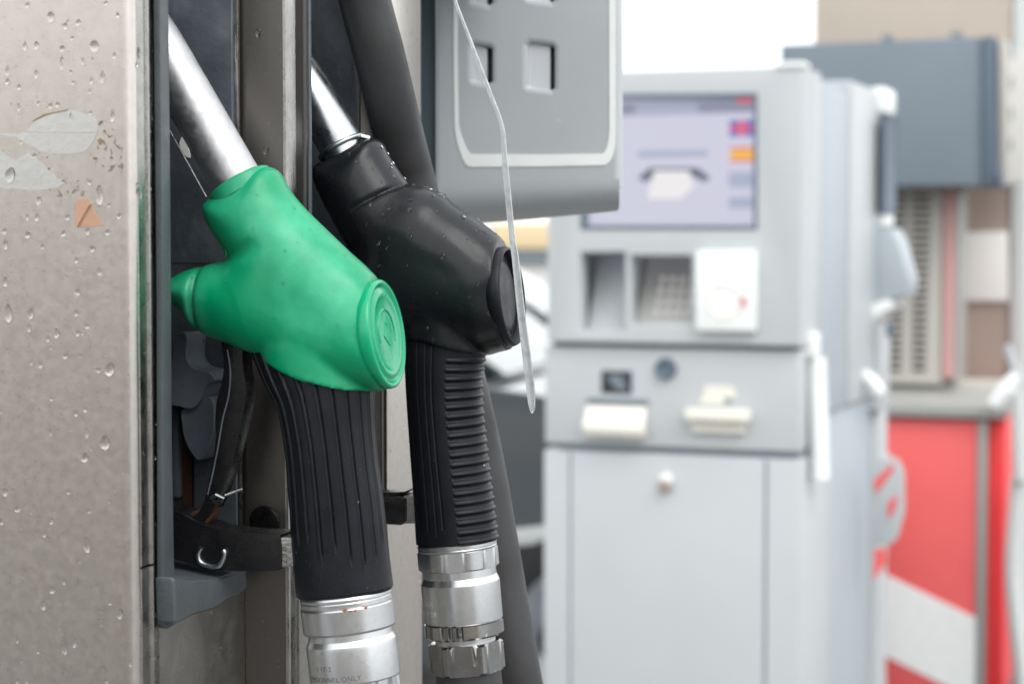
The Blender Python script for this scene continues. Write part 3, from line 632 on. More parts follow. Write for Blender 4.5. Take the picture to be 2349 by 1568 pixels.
# trigger, guard, latch
def py_plate(pts, w, b, yc=y1, n=4, closed=True): return prism(spline([P(*q) for q in pts], n, True) if n else [P(*q) for q in pts], yc - w / 2, yc + w / 2, 'y', b, 3)
trg = [(520, 770), (564, 780), (568, 830), (574, 880), (572, 930), (560, 985), (545, 1050), (527, 1105), (508, 1150), (490, 1180), (470, 1196), (450, 1200), (446, 1185), (466, 1170), (480, 1140), (493, 1080), (505, 1010), (504, 960), (508, 915), (520, 870), (524, 830)]
GN.part('lever', py_plate(trg, .013, .0022), 'guard')
GN.part('lever_glint', sweep([(P(*c)[0], y1 - .0068, P(*c)[1]) for c in spline([(533, 800), (540, 850), (536, 905), (522, 960), (512, 1020), (500, 1080), (488, 1130)], 5)], .00045, 8), 'recess_mid')  # thin paler bead imitates the bright highlight along the lever
grd = [(340, 1150), (400, 1160), (438, 1172), (470, 1190), (520, 1207), (580, 1215), (650, 1219), (660, 1228), (662, 1290), (650, 1301), (560, 1302), (500, 1297), (440, 1282), (395, 1268), (340, 1262)]
GN.part('guard', py_plate(grd, .020, .0022, n=3), 'guard')
tip = GN.part('guard_tip', py_plate([(646, 1232), (655, 1225), (690, 1226), (694, 1255), (692, 1292), (652, 1296), (648, 1265)], .019, .002, n=0), 'cast')
tx = text_geo('238', .0060)
def flat_text(g, px, py, yc, ang, off):
    a0 = P(px, py); ca, sa = math.cos(R(ang)), math.sin(R(ang)); V, F = g
    v1 = [(a0[0] + x * ca - y * sa, yc, a0[1] + x * sa + y * ca) for x, y, z in V]; return v1, F
GN.part('lettering', flat_text(tx, 674, 1287, y1 - .0097, 92, 0), 'engrave', tip, smooth=False)
GN.part('latch_clip', sweep([(P(*c)[0], y1 - .0108, P(*c)[1]) for c in spline([(480, 1249), (474, 1262), (478, 1280), (495, 1289), (515, 1291), (527, 1283), (534, 1262), (531, 1254)], 5)], .0013, 12), 'chrome')
GN.part('latch_pivot', sweep([(P(495, 1138)[0], y1 - .006, P(495, 1138)[1]), (P(512, 1130)[0], y1 - .009, P(512, 1130)[1]), (P(528, 1137)[0], y1 - .009, P(528, 1137)[1]), (P(520, 1146)[0], y1 - .008, P(520, 1146)[1]), (P(500, 1146)[0], y1 - .006, P(500, 1146)[1])], .0011, 10), 'chrome')
GN.part('latch_spring', sweep([(P(525, 1133)[0], y1 - .006, P(525, 1133)[1]), (P(552, 1122)[0], y1 + .002, P(552, 1122)[1])], .0007, 8), 'chrome')
GN.part('lever_hinge', py_plate([(446, 1172), (480, 1160), (502, 1150), (496, 1180), (478, 1200), (450, 1190)], .010, .001, n=3), 'rust')
GN.part('guard_slot', sweep([(P(*c)[0], y1 - .0085, P(*c)[1]) for c in spline([(438, 1187), (460, 1200), (490, 1214), (530, 1222)], 5)], .0008, 8), 'rust')
GN.part('raindrops', merge(drops_on(gb, 26, None, 3, facing=(.6, -.5, .5), rmin=.0003, rmax=.0008, lo=.3), drops_on(gripg, 120, None, 5, facing=(.2, -1, .1), rmin=.0002, rmax=.0006, lo=.2)), 'water', kind='stuff')

# ---------- black nozzle
y2 = .179; P = NZ(y2)
cx2, cz2 = P(1057, 1350); dep2 = FD.depth(cx2, y2); m2 = dep2 / FPX
base = P(1075, 1545)
BN = Thing('fuel_nozzle', 'fuel nozzle in a wet black rubber boot with ribbed black grip, behind the green one', 'fuel nozzle', FD, (base[0], y2, base[1]), 'nozzles hanging in the near dispenser')
out_b = [(733, 372), (790, 338), (845, 316), (862, 316), (876, 326), (888, 352), (905, 380), (920, 402), (933, 420), (955, 425), (979, 429), (1010, 441), (1038, 465), (1062, 481), (1084, 495), (1112, 517), (1135, 535), (1154, 552), (1185, 568), (1215, 575), (1225, 792), (1177, 800), (1150, 806), (1121, 815), (1104, 812), (1055, 799), (1005, 783), (955, 778), (880, 765), (800, 740), (740, 720), (715, 700), (700, 670), (690, 640), (700, 612), (740, 600), (800, 592), (812, 584), (800, 566), (775, 522), (745, 468), (722, 415), (718, 392), (724, 379)]
poly = [P(*q) for q in out_b]
cc = P(1164, 680); ct = P(1153, 565); cb = P(1174, 795); dn = Vector((cb[0] - ct[0], cb[1] - ct[1])).normalized(); cdir = (-dn.y, dn.x)
sm = P(790, 342); sdir = Vector((P(760, 285)[0] - P(800, 360)[0], P(760, 285)[1] - P(800, 360)[1])).normalized()
h1 = P(838, 482); h2 = P(940, 420); h3 = P(1010, 600); h4 = P(1100, 640)
bb = boot(poly, hm(P, (810, 400), (950, 600), (700, 660), .0225, .0285, .0165), [(cc[0] - cdir[0] * .001, cc[1] - cdir[1] * .001, cdir[0], cdir[1]), (sm[0], sm[1], sdir.x, sdir.y)],
          [(h1[0], h1[1], h2[0], h2[1], .0013, .20), (h3[0], h3[1], h4[0], h4[1], .006, .03)], y2, skirt=(P(1018, 640), P(1024, 860), .0262, .0255))
bootb = BN.part('rubber_boot', bb, 'black_rub', ang=80)
Rb = .0287
co3 = (cc[0], y2, cc[1]); ca3 = (cdir[0], 0, cdir[1])
BN.part('end_cap', lathe([(-.006, Rb * .92), (-.003, Rb * .99), (.001, Rb * 1.0), (.003, Rb * .97), (.0032, Rb * .93), (.0012, Rb * .89), (-.0010, Rb * .86), (-.0010, Rb * .70), (-.0004, Rb * .66), (-.0002, Rb * .6), (-.0003, .0001)], co3, ca3, 96), 'grip', bootb, ang=60)
a = Vector((P(782, 332)[0], y2, P(782, 332)[1])); b = Vector((P(688, 150)[0], y2, P(688, 150)[1])); dr = (b - a).normalized(); a2 = a - dr * .012
pp = [tuple(a2 + dr * k * .008 + Vector((-.00010 * k * k, 0, .00004 * k * k))) for k in range(0, 16)]
BN.part('spout', sweep(pp, 104 * m2 / 2, 48), 'chrome', ang=80)
BN.part('mouth_ring', sweep([tuple(Vector(a) - dr * .0015 + Vector(frame_axes(dr)[1]) * (104 * m2 / 2 + .0012) * math.sin(t) + Vector(frame_axes(dr)[2]) * (104 * m2 / 2 + .0012) * math.cos(t)) for t in np.linspace(0, 2 * math.pi, 50)], .0014, 10), 'chrome')
BN.part('mouth_clip', sweep([(P(822, 322)[0], y2 - .004, P(822, 322)[1]), (P(838, 314)[0], y2 - .006, P(838, 314)[1]), (P(852, 318)[0], y2 - .004, P(852, 318)[1])], .0016, 10), 'chrome')
A, B = grip_path([(926, 740), (929, 800), (935, 900), (943, 1000), (950, 1100), (954, 1180), (958, 1249)],
                 [(1118, 745), (1112, 810), (1104, 860), (1103, 920), (1110, 1000), (1121, 1090), (1132, 1170), (1139, 1236)], 560)
NB = 560; C_ = (A + B) / 2; path = [(P(*c)[0], y2, P(*c)[1]) for c in C_]
rad = [math.hypot(P(*p)[0] - P(*q)[0], P(*p)[1] - P(*q)[1]) / 2 for p, q in zip(A, B)]
rat = [min(1.04, .0226 / r) for r in rad]
Yc = C_[:, 1]
def bfn(th, i):
    t = i / NB; v = 0; y = Yc[i]; thn = (th + math.pi) % (2 * math.pi) - math.pi
    if 812 < y < 1240:                                   # cross ribs round the outer side
        e = abs(thn - .25) - 1.02
        k = min(1, max(0, -e / .035))
        ph = ((y - 812) / 21.8) % 1
        v += k * (.0008 * (math.exp(-((ph - .40) / .15) ** 2)) - .0009 * math.exp(-((ph - .74) / .11) ** 2) - .0002)
    for a, w_, d_, e0, e1 in ((1.60, .02, .0006, .12, .9), (1.78, .018, .0005, .1, .93), (2.02, .02, .0006, .1, .9), (2.35, .02, .0006, .14, .88)):   # long panel lines
        q_ = (th - a) / w_
        if abs(q_) < 4 and e0 < t < e1: v -= d_ * math.exp(-q_ * q_)
    if t > .985: v -= .0008
    return v
gripb = sweep(path, rad, 360, bfn, ratio=rat)
BN.part('grip', gripb, 'grip', ang=60)
c0 = P(1047.5, 1243); c1 = P(1075, 1556); ax2 = Vector((c1[0] - c0[0], 0, c1[1] - c0[1])); Lc = ax2.length; ax2 = ax2.normalized(); O2 = (c0[0], y2, c0[1])
q = lambda py: (py - 1243) / (1556 - 1243) * Lc
r_ = lambda px: px * m2
def hexr(R0, soft=.0):
    def f(i, d, r, th):
        a = (th + .21) % (math.pi / 3) - math.pi / 6; return min(r, R0 / math.cos(a))
    return f
BN.part('collar', lathe([(q(1238), r_(86)), (q(1243), r_(92)), (q(1249), r_(92)), (q(1251), r_(90.5)), (q(1253), r_(92)), (q(1257), r_(91))], O2, ax2, 96), 'coupling', ang=17)
BN.part('hex_collar', lathe([(q(1256), r_(89)), (q(1258), r_(93.5)), (q(1297), r_(93.5)), (q(1300), r_(90)), (q(1301), r_(86))], O2, ax2, 144, hexr(r_(87.5))), 'coupling', ang=25)
slv = BN.part('swivel_sleeve', lathe([(q(1301), r_(85)), (q(1318), r_(85.5)), (q(1332), r_(91)), (q(1340), r_(91.5)), (q(1418), r_(91)), (q(1421), r_(89)), (q(1422), r_(84))], O2, ax2, 128), 'coupling', ang=17)
BN.part('castle_ring', lathe([(q(1421), r_(86)), (q(1423), r_(91.5)), (q(1450), r_(92)), (q(1455), r_(86)), (q(1456), r_(72))], O2, ax2, 140, lambda i, d, r, th: r if (i in (0, 3, 4) or not (1.2 < th < 1.9 or 3.9 < th < 4.6) or math.sin(th * 26) > -.1) else r * .93), 'nickel', ang=30)
BN.part('seal_washer', lathe([(q(1455), r_(70)), (q(1468), r_(70)), (q(1472), r_(66))], O2, ax2, 64), 'coupling')
BN.part('hex_nut', lathe([(q(1467), r_(70)), (q(1468), r_(80)), (q(1473), r_(87)), (q(1532), r_(87)), (q(1537), r_(81)), (q(1538), r_(70))], O2, ax2, 144, hexr(r_(77.5))), 'nickel', ang=25)
BN.part('lettering', merge(cyl_text('USRA', .0042, O2, ax2, q(1376), R(146), r_(91.6)), cyl_text('NLY 08', .0042, O2, ax2, q(1398), R(150), r_(91.6))), 'etch', slv, smooth=False)
BN.part('guard', py_plate([(800, 1118), (860, 1128), (930, 1130), (947, 1136), (947, 1192), (930, 1199), (880, 1196), (800, 1180)], .020, .002, y2, 0), 'guard')
BN.part('guard_lip', py_plate([(862, 1127), (940, 1122), (940, 1126), (905, 1132), (870, 1131)], .020, .0003, y2, 0), 'guard')
tip = BN.part('guard_tip', py_plate([(926, 1140), (934, 1131), (975, 1131), (975, 1195), (926, 1196)], .019, .0018, y2, 0), 'cast')
BN.part('lettering', flat_text(text_geo('2072', .0058), 945, 1196, y2 - .0097, 90, 0), 'engrave', tip, smooth=False)
BN.part('lever', py_plate([(800, 770), (850, 790), (850, 950), (830, 1100), (780, 1180), (760, 1170), (800, 1050), (812, 900)], .013, .002, y2, 3), 'guard')
BN.part('raindrops', merge(drops_on(bb, 120, None, 11, facing=(.3, -.6, .75), rmin=.0004, rmax=.0011, lo=.55), drops_on(gripb, 50, None, 15, facing=(.2, -1, .1), rmin=.0002, rmax=.0005, lo=.2)), 'water', kind='stuff')
# hoses
hp = [tuple(Vector(O2) + ax2 * (q(1530) + k * .012)) for k in range(0, 4)]; e = Vector(hp[-1])
for k in range(1, 22): e = e + Vector((.010 + .0016 * k if k < 12 else .02, -.001 * k, -.03 if k < 12 else -.03 + .004 * (k - 12))); hp.append(tuple(e))
lone('fuel_hose', 'black rubber hose running down from the nut of the black nozzle', 'hose', FD, tuple(O2), sweep(spline(hp, 3), .0192, 40), 'hose')['group'] = 'hoses of the near dispenser'
hy = .26
hc = [(790, -250), (812, -120), (836, 0), (868, 120), (897, 240), (922, 340), (948, 440), (1014, 700), (1087, 1000), (1133, 1250), (1188, 1568), (1250, 1850)]
hs_ = [.17, .18, .192, .20, .213, .228, .24, .247, .25, .25, .25, .25]
hpth = [(FD.Y(x, y, k)[0], k, FD.Y(x, y, k)[1]) for (x, y), k in zip(hc, hs_)]
lone('fuel_hose', 'thick worn black hose slanting down behind the black nozzle', 'hose', FD, hpth[-1], sweep(spline(hpth, 8), .0152, 40), 'hose')['group'] = 'hoses of the near dispenser'
# clear strip
ys_ = .125
Lf = [(985, -150), (1012, -75), (1040, 0), (1084, 116), (1119, 211), (1147, 288), (1150, 351), (1161, 474), (1168, 548), (1174, 590), (1187, 719), (1197, 808), (1206, 881), (1211, 920), (1216, 943)]
Rt = [(990, -150), (1017, -75), (1046, 0), (1091, 116), (1127, 211), (1155, 288), (1162, 351), (1174, 474), (1181, 548), (1189, 590), (1204, 719), (1216, 808), (1225, 881), (1227, 915), (1226, 940)]
Lf = spline(Lf, 4); Rt = spline(Rt, 4)
sg = [FD.Y(x, y, ys_) for x, y in Lf] + [FD.Y(1221, 949, ys_)] + [FD.Y(x, y, ys_) for x, y in Rt[::-1]]
lone('clear_strip', 'narrow bent strip of clear plastic hanging in front of the black nozzle end', 'plastic strip', FD, (sg[0][0], ys_, sg[0][1]), prism(sg, ys_ - .0012, ys_ + .0012, 'y', .0006, 2), 'acryl')

# ================================================================== PAYMENT TERMINALS
w = (.62, 4.2)
r0 = ray(1847, 784); FT = Frame(r0[0] / r0[1] * 4.2, 4.2, 21)
T1 = Thing('payment_terminal', 'light grey self-service payment terminal with a lit screen facing the camera', 'payment terminal', FT, (-.3, .25, .0), 'payment terminals standing back to back')
ty = lambda pts, y=0.: [FT.Y(a, b, y) for a, b in pts]
def rect(x0, y0, x1, y1, y=0.): 
    a = FT.Y((x0), (y0 + y1) / 2, y)[0]; b = FT.Y(x1, (y0 + y1) / 2, y)[0]; xm = (x0 + x1) / 2
    return a, b, FT.Y(xm, y1, y)[1], FT.Y(xm, y0, y)[1]
def tbox(x0, y0, x1, y1, ya, yb_, b=.004):
    a, c, z0, z1 = rect(x0, y0, x1, y1); return box(a, c, ya, yb_, z0, z1, b)
a, c, z0, z1 = rect(1262, 160, 1843, 788)
ztop = FT.Y(1843, 152, 0)[1]
so_, si_ = 1.0, 1.0
shell = plate([(a, z0), (c, z0), (c, ztop), (a, ztop)], [ty([(1343, 226), (1737, 220), (1737, 522), (1343, 522)]), ty([(1338, 580), (1440, 578), (1440, 758), (1338, 758)]), ty([(1452, 586), (1592, 586), (1592, 742), (1452, 742)])], -.02, .03, 'y', .004)
head = T1.part('head', merge(shell, box(a + .002, c - .002, .125, .17, z0 + .002, ztop - .002, .002), box(a + .002, a + .012, .0305, .1245, z0 + .002, ztop - .002), box(c - .012, c - .002, .0305, .1245, z0 + .002, ztop - .002), box(a + .0125, c - .0125, .0305, .1245, ztop - .012, ztop - .002), box(a + .0125, c - .0125, .0305, .1245, z0 + .002, z0 + .010)), 'term', ang=20)
tp = T1.part('top_cap', box(FT.Y(1786, 150, 0)[0], c + .004, -.026, .04, ztop - .004, ztop + .008, .004), 'white')
scr = T1.part('screen', tbox(1347, 224, 1734, 519, .004, .012, .0), 'screen', smooth=False)
T1.part('screen_frame', plate(ty([(1338, 218), (1742, 215), (1742, 527), (1338, 527)]), [ty([(1348, 230), (1733, 227), (1733, 517), (1348, 517)])], -.022, .006, 'y', .002), 'slatedark', head)
def scr_p(name, x0, y0, x1, y1, m, k=0): T1.part(name, tbox(x0, y0, x1, y1, .0022 - k * .0006, .0038 - k * .0006, 0), m, scr, smooth=False)
scr_p('title_bar', 1348, 232, 1733, 262, 'screenbar'); scr_p('title_light', 1455, 240, 1600, 260, 'screenmid', 1)
scr_p('flag', 1672, 276, 1732, 312, 'flagblue'); scr_p('flag_cross', 1672, 289, 1732, 299, 'flagred', 1); scr_p('flag_cross', 1694, 276, 1706, 312, 'flagred', 1)
scr_p('flag', 1674, 338, 1732, 371, 'flagred'); scr_p('flag_band', 1674, 344, 1732, 365, 'flagyel', 1); scr_p('tiny_flag', 1690, 222, 1725, 236, 'flagred', 2)
scr_p('button_shape', 1670, 395, 1726, 430, 'screenmid'); scr_p('button_shape', 1670, 452, 1726, 478, 'screenmid')
scr_p('printer_top', 1462, 345, 1622, 360, 'screenmid')
T1.part('printer_slot', prism(ty([(1462, 408), (1490, 385), (1600, 385), (1628, 408), (1615, 418), (1580, 400), (1510, 400), (1478, 418)], 0), .0010, .0020, 'y'), 'screendark', scr, smooth=False)
T1.part('receipt_icon', prism(ty([(1500, 392), (1580, 392), (1590, 430), (1560, 456), (1484, 456)], 0), .0002, .0009, 'y'), 'screenwhite', scr, smooth=False)
scr_p('receipt_mark', 1562, 427, 1580, 441, 'screendark', 3)
# recess with sloping chute, keypad, card reader
a, c, z0, z1 = rect(1338, 580, 1440, 758)
T1.part('chute', ([(a, .028, z0 - .0), (c, .028, z0), (c, .11, z1), (a, .11, z1), (a, .0, z0), (c, .0, z0)], [(0, 1, 2, 3), (4, 5, 1, 0)]), 'term', head, smooth=False)
a, c, z0, z1 = rect(1452, 586, 1592, 742)
kp = T1.part('keypad_plate', prism([(.020, z0), (.0255, z0), (.115, z1), (.11, z1)], a, c, 'x'), 'greyshelf', head)
gs = []
for i in range(4):
    for j in range(4):
        kx = a + (c - a) * (.30 + .165 * i); tz = .10 + .16 * j; kz = z0 + (z1 - z0) * tz; ky = .020 + .09 * tz
        gs.append(box(kx, kx + .013, ky - .006, ky + .004, kz, kz + .017, .001, 1))
T1.part('keys', merge(*gs), 'key', kp)
T1.part('card_reader', tbox(1606, 575, 1745, 758, -.042, -.0205, .008), 'white', head)
cr = ty([(1672, 690)], 0)[0]
T1.part('reader_ring', lathe([(-.001, .040), (.001, .040), (.002, .036), (.001, .033), (-.001, .033)], (cr[0], -.0425, cr[1]), (0, -1, 0), 40), 'cream', head)
T1.part('reader_mark', tbox(1712, 680, 1722, 700, -.046, -.0425, .001), 'flagred', head)
# base with drawer and door
a, c, z0, z1 = rect(1249, 797, 1832, 1026)
T1.part('neck_shadow', box(a + .02, c - .01, .0, .16, z1 - .002, z1 + .012), 'gap')  # dark filler painted as the shadow line below the head
dwr = T1.part('drawer', box(a, c, .0, .30, z0, z1, .005), 'term')
T1.part('lock_knob', lathe([(0, .024), (.012, .022), (.014, .019), (.010, .012), (.010, .0)], (ty([(1527, 845)])[0][0], -.0002, ty([(1527, 845)])[0][1]), (0, -1, 0), 32), 'slatedark', dwr)
T1.part('icon_plate', tbox(1380, 850, 1449, 901, -.003, -.0002, .001), 'termdark', dwr)
T1.part('icon_mark', prism(ty([(1395, 862), (1425, 860), (1440, 892), (1418, 893), (1404, 880)]), -.0042, -.0031, 'y'), 'slate', dwr, smooth=False)
T1.part('receipt_slot', tbox(1348, 914, 1486, 926, -.008, -.0002, .001), 'slate', dwr)
a2_, c2_, z02, z12 = rect(1346, 930, 1484, 998)
T1.part('receipt_tray', prism([(-.0002, z12), (-.006, z12), (-.035, z02 + .02), (-.03, z02), (-.0002, z02)], a2_, c2_, 'x', .003), 'cream', dwr)
T1.part('card_slot', merge(tbox(1576, 936, 1726, 967, -.030, -.0002, .010), tbox(1590, 966, 1712, 990, -.016, -.0002, .004)), 'cream', dwr)
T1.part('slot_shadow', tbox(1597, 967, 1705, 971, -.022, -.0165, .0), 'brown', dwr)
T1.part('paper_icon', prism(ty([(1618, 882), (1682, 886), (1690, 908), (1664, 926), (1606, 926)]), -.003, -.0002, 'y'), 'cream', dwr, smooth=False)
T1.part('icon_dot', tbox(1662, 912, 1678, 922, -.004, -.003, 0), 'slate', dwr, smooth=False)
a, c, z0b, z1b = rect(1245, 1042, 1830, 1800)
low = T1.part('lower_cabinet', box(a, c, .004, .31, .0, z1b, .005), 'term')
for gx in (1308, 1754):
    gg = FT.Y(gx, 1200, 0)[0]; T1.part('door_gap', box(gg - .004, gg + .004, .0032, .02, .1, z1b - .004), 'slate', low, smooth=False)
a3, c3, _, _ = rect(1310, 1100, 1752, 1200)
T1.part('shadow_gap', box(a + .03, c - .004, .012, .30, z1b, z0 - .0), 'slate')
T1.part('door', box(a3, c3, .0005, .0035, .12, z1b - .006, .0012), 'term', low)
T1.part('door_knob', lathe([(0, .012), (.012, .014), (.018, .010), (.018, .0)], (ty([(1527, 1113)])[0][0], .0004, ty([(1527, 1113)])[0][1]), (0, -1, 0), 24), 'brown', low)
T1.part('door_knob_cap', lathe([(0, .014), (.008, .014), (.010, .0)], (ty([(1528, 1098)])[0][0], .0004, ty([(1528, 1098)])[0][1]), (0, -1, 0), 24), 'white', low)
# body behind the head
xb = FT.Y(1843, 784, 0)[0]
zt2 = FT.X(1900, 196, xb)[1]; zm = FT.X(1900, 942, xb - .01)[1]
yd = FT.X(1945, 600, xb)[0]
T1.part('side_cover', box(rect(1262, 300, 1843, 600)[0] + .02, xb - .004, .17, yd, z1 * 0 + zm, zt2, .006), 'term2')
T1.part('base_cover', box(rect(1249, 1100, 1830, 1200)[0] + .01, xb - .016, .31, FT.X(1992, 1200, xb - .016)[0], 0, zm - .004, .006), 'term2')
T1.part('side_handle', sweep([(xb + .006, .10, FT.X(1856, 822, xb)[1]), (xb + .016, .10, FT.X(1856, 1100, xb)[1])], .020, 20, ratio=1.3), 'white')
T1.part('handle_bracket', box(xb - .02, xb + .01, .06, .12, FT.X(1850, 820, xb)[1], FT.X(1850, 765, xb)[1], .004), 'white')
# second terminal, seen from its side (front to the right)
yA = yd + .004
T2 = Thing('payment_terminal', 'light grey payment terminal behind the first, seen from its side with its screen edge dark', 'payment terminal', FT, (xb - .2, yA + .1, 0), 'payment terminals standing back to back')
yB = FT.X(1998, 400, xb)[0]
tr2 = lambda pts: [FT.X(px, py, xb) for px, py in pts]
z2t = FT.X(1970, 190, xb)[1]
body2 = T2.part('body', box(xb - .42, xb - .002, yA + .03, yB + .1, zm, z2t, .008), 'term')
T2.part('rear_seam', box(xb - .41, xb - .010, yA, yA + .03, zm, z2t - .006, .002), 'term2')
def tx2(pts, x0, x1, b=.006): return prism([FT.X(px, py, xb) for px, py in pts], x0, x1, 'x', b)
# items past the far corner: facing right
yC = yB + .1
def q2(px, py): return FT.Y(px, py, yC)
def yb2(x0, y0, x1, y1, ya, yb_, b=.006):
    p, r2 = FT.Y(x0, y1, ya), (FT.Y(x1, y0, yb_)[0], FT.Y(x1, y0, ya)[1]); return box(p[0], r2[0], ya, yb_, p[1], r2[1], b)
T2.part('hood', yb2(1992, 198, 2056, 262, yC - .03, yC + .10, .014), 'white')
fr2 = T2.part('front_panel', yb2(1994, 266, 2030, 500, yC - .06, yC + .10), 'term')
T2.part('screen_edge', yb2(2029, 268, 2046, 490, yC - .05, yC + .10, .002), 'slatedark', fr2)
T2.part('console', yb2(1990, 486, 2052, 520, yC - .03, yC + .10, .012), 'white')
T2.part('keypad_shield', prism([q2(2002, 520), q2(2052, 524), q2(2068, 560), q2(2092, 640), q2(2086, 682), q2(2004, 690)], yC - .04, yC + .10, 'y', .01), 'term2')
T2.part('console_lip', prism([q2(1990, 700), q2(2045, 685), q2(2058, 700), q2(2020, 730), q2(1990, 735)], yC - .06, yC + .10, 'y', .008), 'white')
T2.part('drawer', yb2(1950, 745, 2042, 940, yC - .03, yC + .10), 'term')
T2.part('lock', yb2(2030, 740, 2050, 772, yC - .1, yC - .06, .006), 'slatedark')
T2.part('lower_cabinet', box(xb - .40, FT.Y(2034, 1100, yC + .10)[0], FT.X(1992, 1200, xb - .016)[0] + .004, yC + .10, 0, zm - .004, .006), 'term')

# ================================================================== FAR DISPENSER, COLUMN
r0 = ray(2284, 784); DF = 6.3; FB = Frame(r0[0] / r0[1] * DF, DF, 19)
fy = lambda px, py, y=0.: FB.Y(px, py, y)
def fb(x0, y0, x1, y1, ya, yb_, b=.006, y=0.):
    xm, ym = (x0 + x1) / 2, (y0 + y1) / 2; return box(fy(x0, ym, y)[0], fy(x1, ym, y)[0], ya, yb_, fy(xm, y1, y)[1], fy(xm, y0, y)[1], b)
CO = Thing('column', 'broad beige clad canopy column rising behind the slate display box', 'column', FB, (fy(2090, 800, .75)[0], 1.0, 0))
yc = .75
xl, xr = fy(1866, 200, yc)[0], fy(2322, 200, yc)[0]
CO.part('cladding', box(xl, xr, yc, yc + .6, 1.9, 5.0, .01), 'beige'); CO.part('lower_cladding', box(xl + .01, xr - .0, yc + .004, yc + .59, .0, 1.895, .01), 'brown')
CO.part('corner_strip', box(xr + .001, xr + .05, yc - .01, yc + .5, .0, 5.0, .01), 'pale')
o = lone('paper_notice', 'blank white paper notice taped to the brown column at the right edge', 'notice', FB, (fy(2253, 690, yc)[0], yc, fy(2253, 690, yc)[1]), prism([fy(2194, 534, yc), fy(2312, 530, yc), fy(2314, 690, yc), fy(2196, 690, yc)], yc - .012, yc - .002, 'y', .001), 'paper')
FDp = Thing('fuel_dispenser', 'far fuel dispenser with slate display box over a red base with a white slanting band', 'fuel dispenser', FB, (fy(2150, 1200)[0], .3, 0))
hd = FDp.part('display_head', prism([fy(1789, 426), fy(2252, 426), fy(2252, 85), fy(1789, 103)], 0, .45, 'y', .008), 'slate')
FDp.part('head_frame', prism([fy(2253, 424), fy(2285, 426), fy(2285, 84), fy(2253, 85)], -.012, .45, 'y', .006), 'slatedark', hd)
xr2 = fy(2285, 300)[0]
FDp.part('display_face', prism([FB.X(2287, 426, xr2), FB.X(2326, 415, xr2), FB.X(2332, 130, xr2), FB.X(2287, 92, xr2)], xr2 + .001, xr2 + .03, 'x', .01), 'vent', hd)
for k in range(4): FDp.part('display_button', box(xr2 + .028, xr2 + .034, .12, .2, 1.75 + .1 * k, 1.79 + .1 * k, .004), 'slate', hd)
FDp.part('head_bolt', fb(1728 + 560, 400 - 5, 2300, 425, -.03, .0, .004), 'slatedark', hd)
bolts = merge(fb(2010, 73, 2036, 84, .1, .14, .004, 0.), fb(2170, 66, 2198, 76, .1, .14, .004))
for g_ in (fb(2010, 73, 2036, 84, .1, .14, .004, 0.), fb(2170, 66, 2198, 76, .1, .14, .004)): FDp.part('head_clip', g_, 'slate', hd)
# vented middle
mid = FDp.part('vent_panel', box(fy(2000, 600, .25)[0], fy(2162, 600, .25)[0], .25, .5, fy(2100, 880, .25)[1], fy(2100, 425, .25)[1], .004), 'vent')
gs = []; gd = []
for k in range(24):
    yy = 446 + k * 17.2
    for (x0, x1) in ((2040, 2078), (2092, 2134)):
        p = fy(x0, yy + 9, .25); r2 = fy(x1 - k * .5, yy, .25); gs.append(box(p[0], r2[0], .244, .2505, p[1], r2[1], .001, 1))
FDp.part('vent_slots', merge(*gs), 'ventdark', mid)
FDp.part('stripe', box(fy(2164, 600, .24)[0], fy(2187, 600, .24)[0], .24, .5, fy(2100, 865, .25)[1], fy(2100, 428, .25)[1], .004), 'pink')
FDp.part('post', box(fy(2188, 600, .26)[0], fy(2200, 600, .26)[0], .26, .5, fy(2100, 875, .25)[1], fy(2100, 428, .25)[1], .004), 'greyshelf')
# shelf and red base
xs0 = fy(1985, 1100)[0]; xs1 = fy(2262, 1100)[0]
FDp.part('shelf', prism([(-.03, fy(2150, 955)[1]), (.30, fy(2150, 940)[1]), (.30, fy(2150, 925)[1] + .03), (-.03, fy(2150, 925)[1])], xs0, fy(2310, 950)[0], 'x', .006), 'greyshelf')
FDp.part('shelf_back', box(xs0, fy(2300, 900, .3)[0], .30, .34, fy(2150, 935, .3)[1], fy(2150, 868, .3)[1], .004), 'vent')
zr = fy(2150, 962)[1]
base_ = FDp.part('red_base', box(xs0, fy(2240, 1100)[0], 0, .5, .0, zr, .004), 'red')
FDp.part('white_band', prism([fy(1960, 1282), fy(2240, 1416), fy(2240, 1606), fy(1960, 1468)], -.004, -.0003, 'y'), 'white', base_, smooth=False)
FDp.part('corner_post', box(fy(2241, 1100)[0], fy(2263, 1100)[0], -.006, .5, .0, zr, .003), 'greyshelf')
FDp.part('side_cladding', box(fy(2264, 1100)[0], fy(2302, 1100)[0], .03, .5, .0, zr, .003), 'redhot')

# nozzles of the far dispenser
def far_nozzle(lab, pts_b, pts_g, y, mg):
    c = fy(*pts_g[-1], y); N_ = Thing('fuel_nozzle', lab, 'fuel nozzle', FB, (c[0], y, c[1]), 'nozzles of the far dispenser')
    N_.part('boot', sweep([(fy(a, b, y)[0], y, fy(a, b, y)[1]) for a, b in pts_b], [.018, .026, .028, .024][:len(pts_b)], 20), 'white')
    N_.part('grip', sweep([(fy(a, b, y)[0], y, fy(a, b, y)[1]) for a, b in pts_g], .022, 20), mg)
    N_.part('spout', sweep([(fy(pts_b[0][0], pts_b[0][1], y)[0], y, fy(pts_b[0][0], pts_b[0][1], y)[1]), (fy(pts_b[0][0], pts_b[0][1], y)[0] - .04, y + .1, fy(pts_b[0][0], pts_b[0][1], y)[1] + .08)], .012, 16), 'chrome')
far_nozzle('far nozzle with white boot right of the red dispenser base', [(2332, 858), (2318, 880), (2300, 905), (2280, 930)], [(2334, 900), (2336, 960), (2338, 1040), (2340, 1100)], -.10, 'pale')
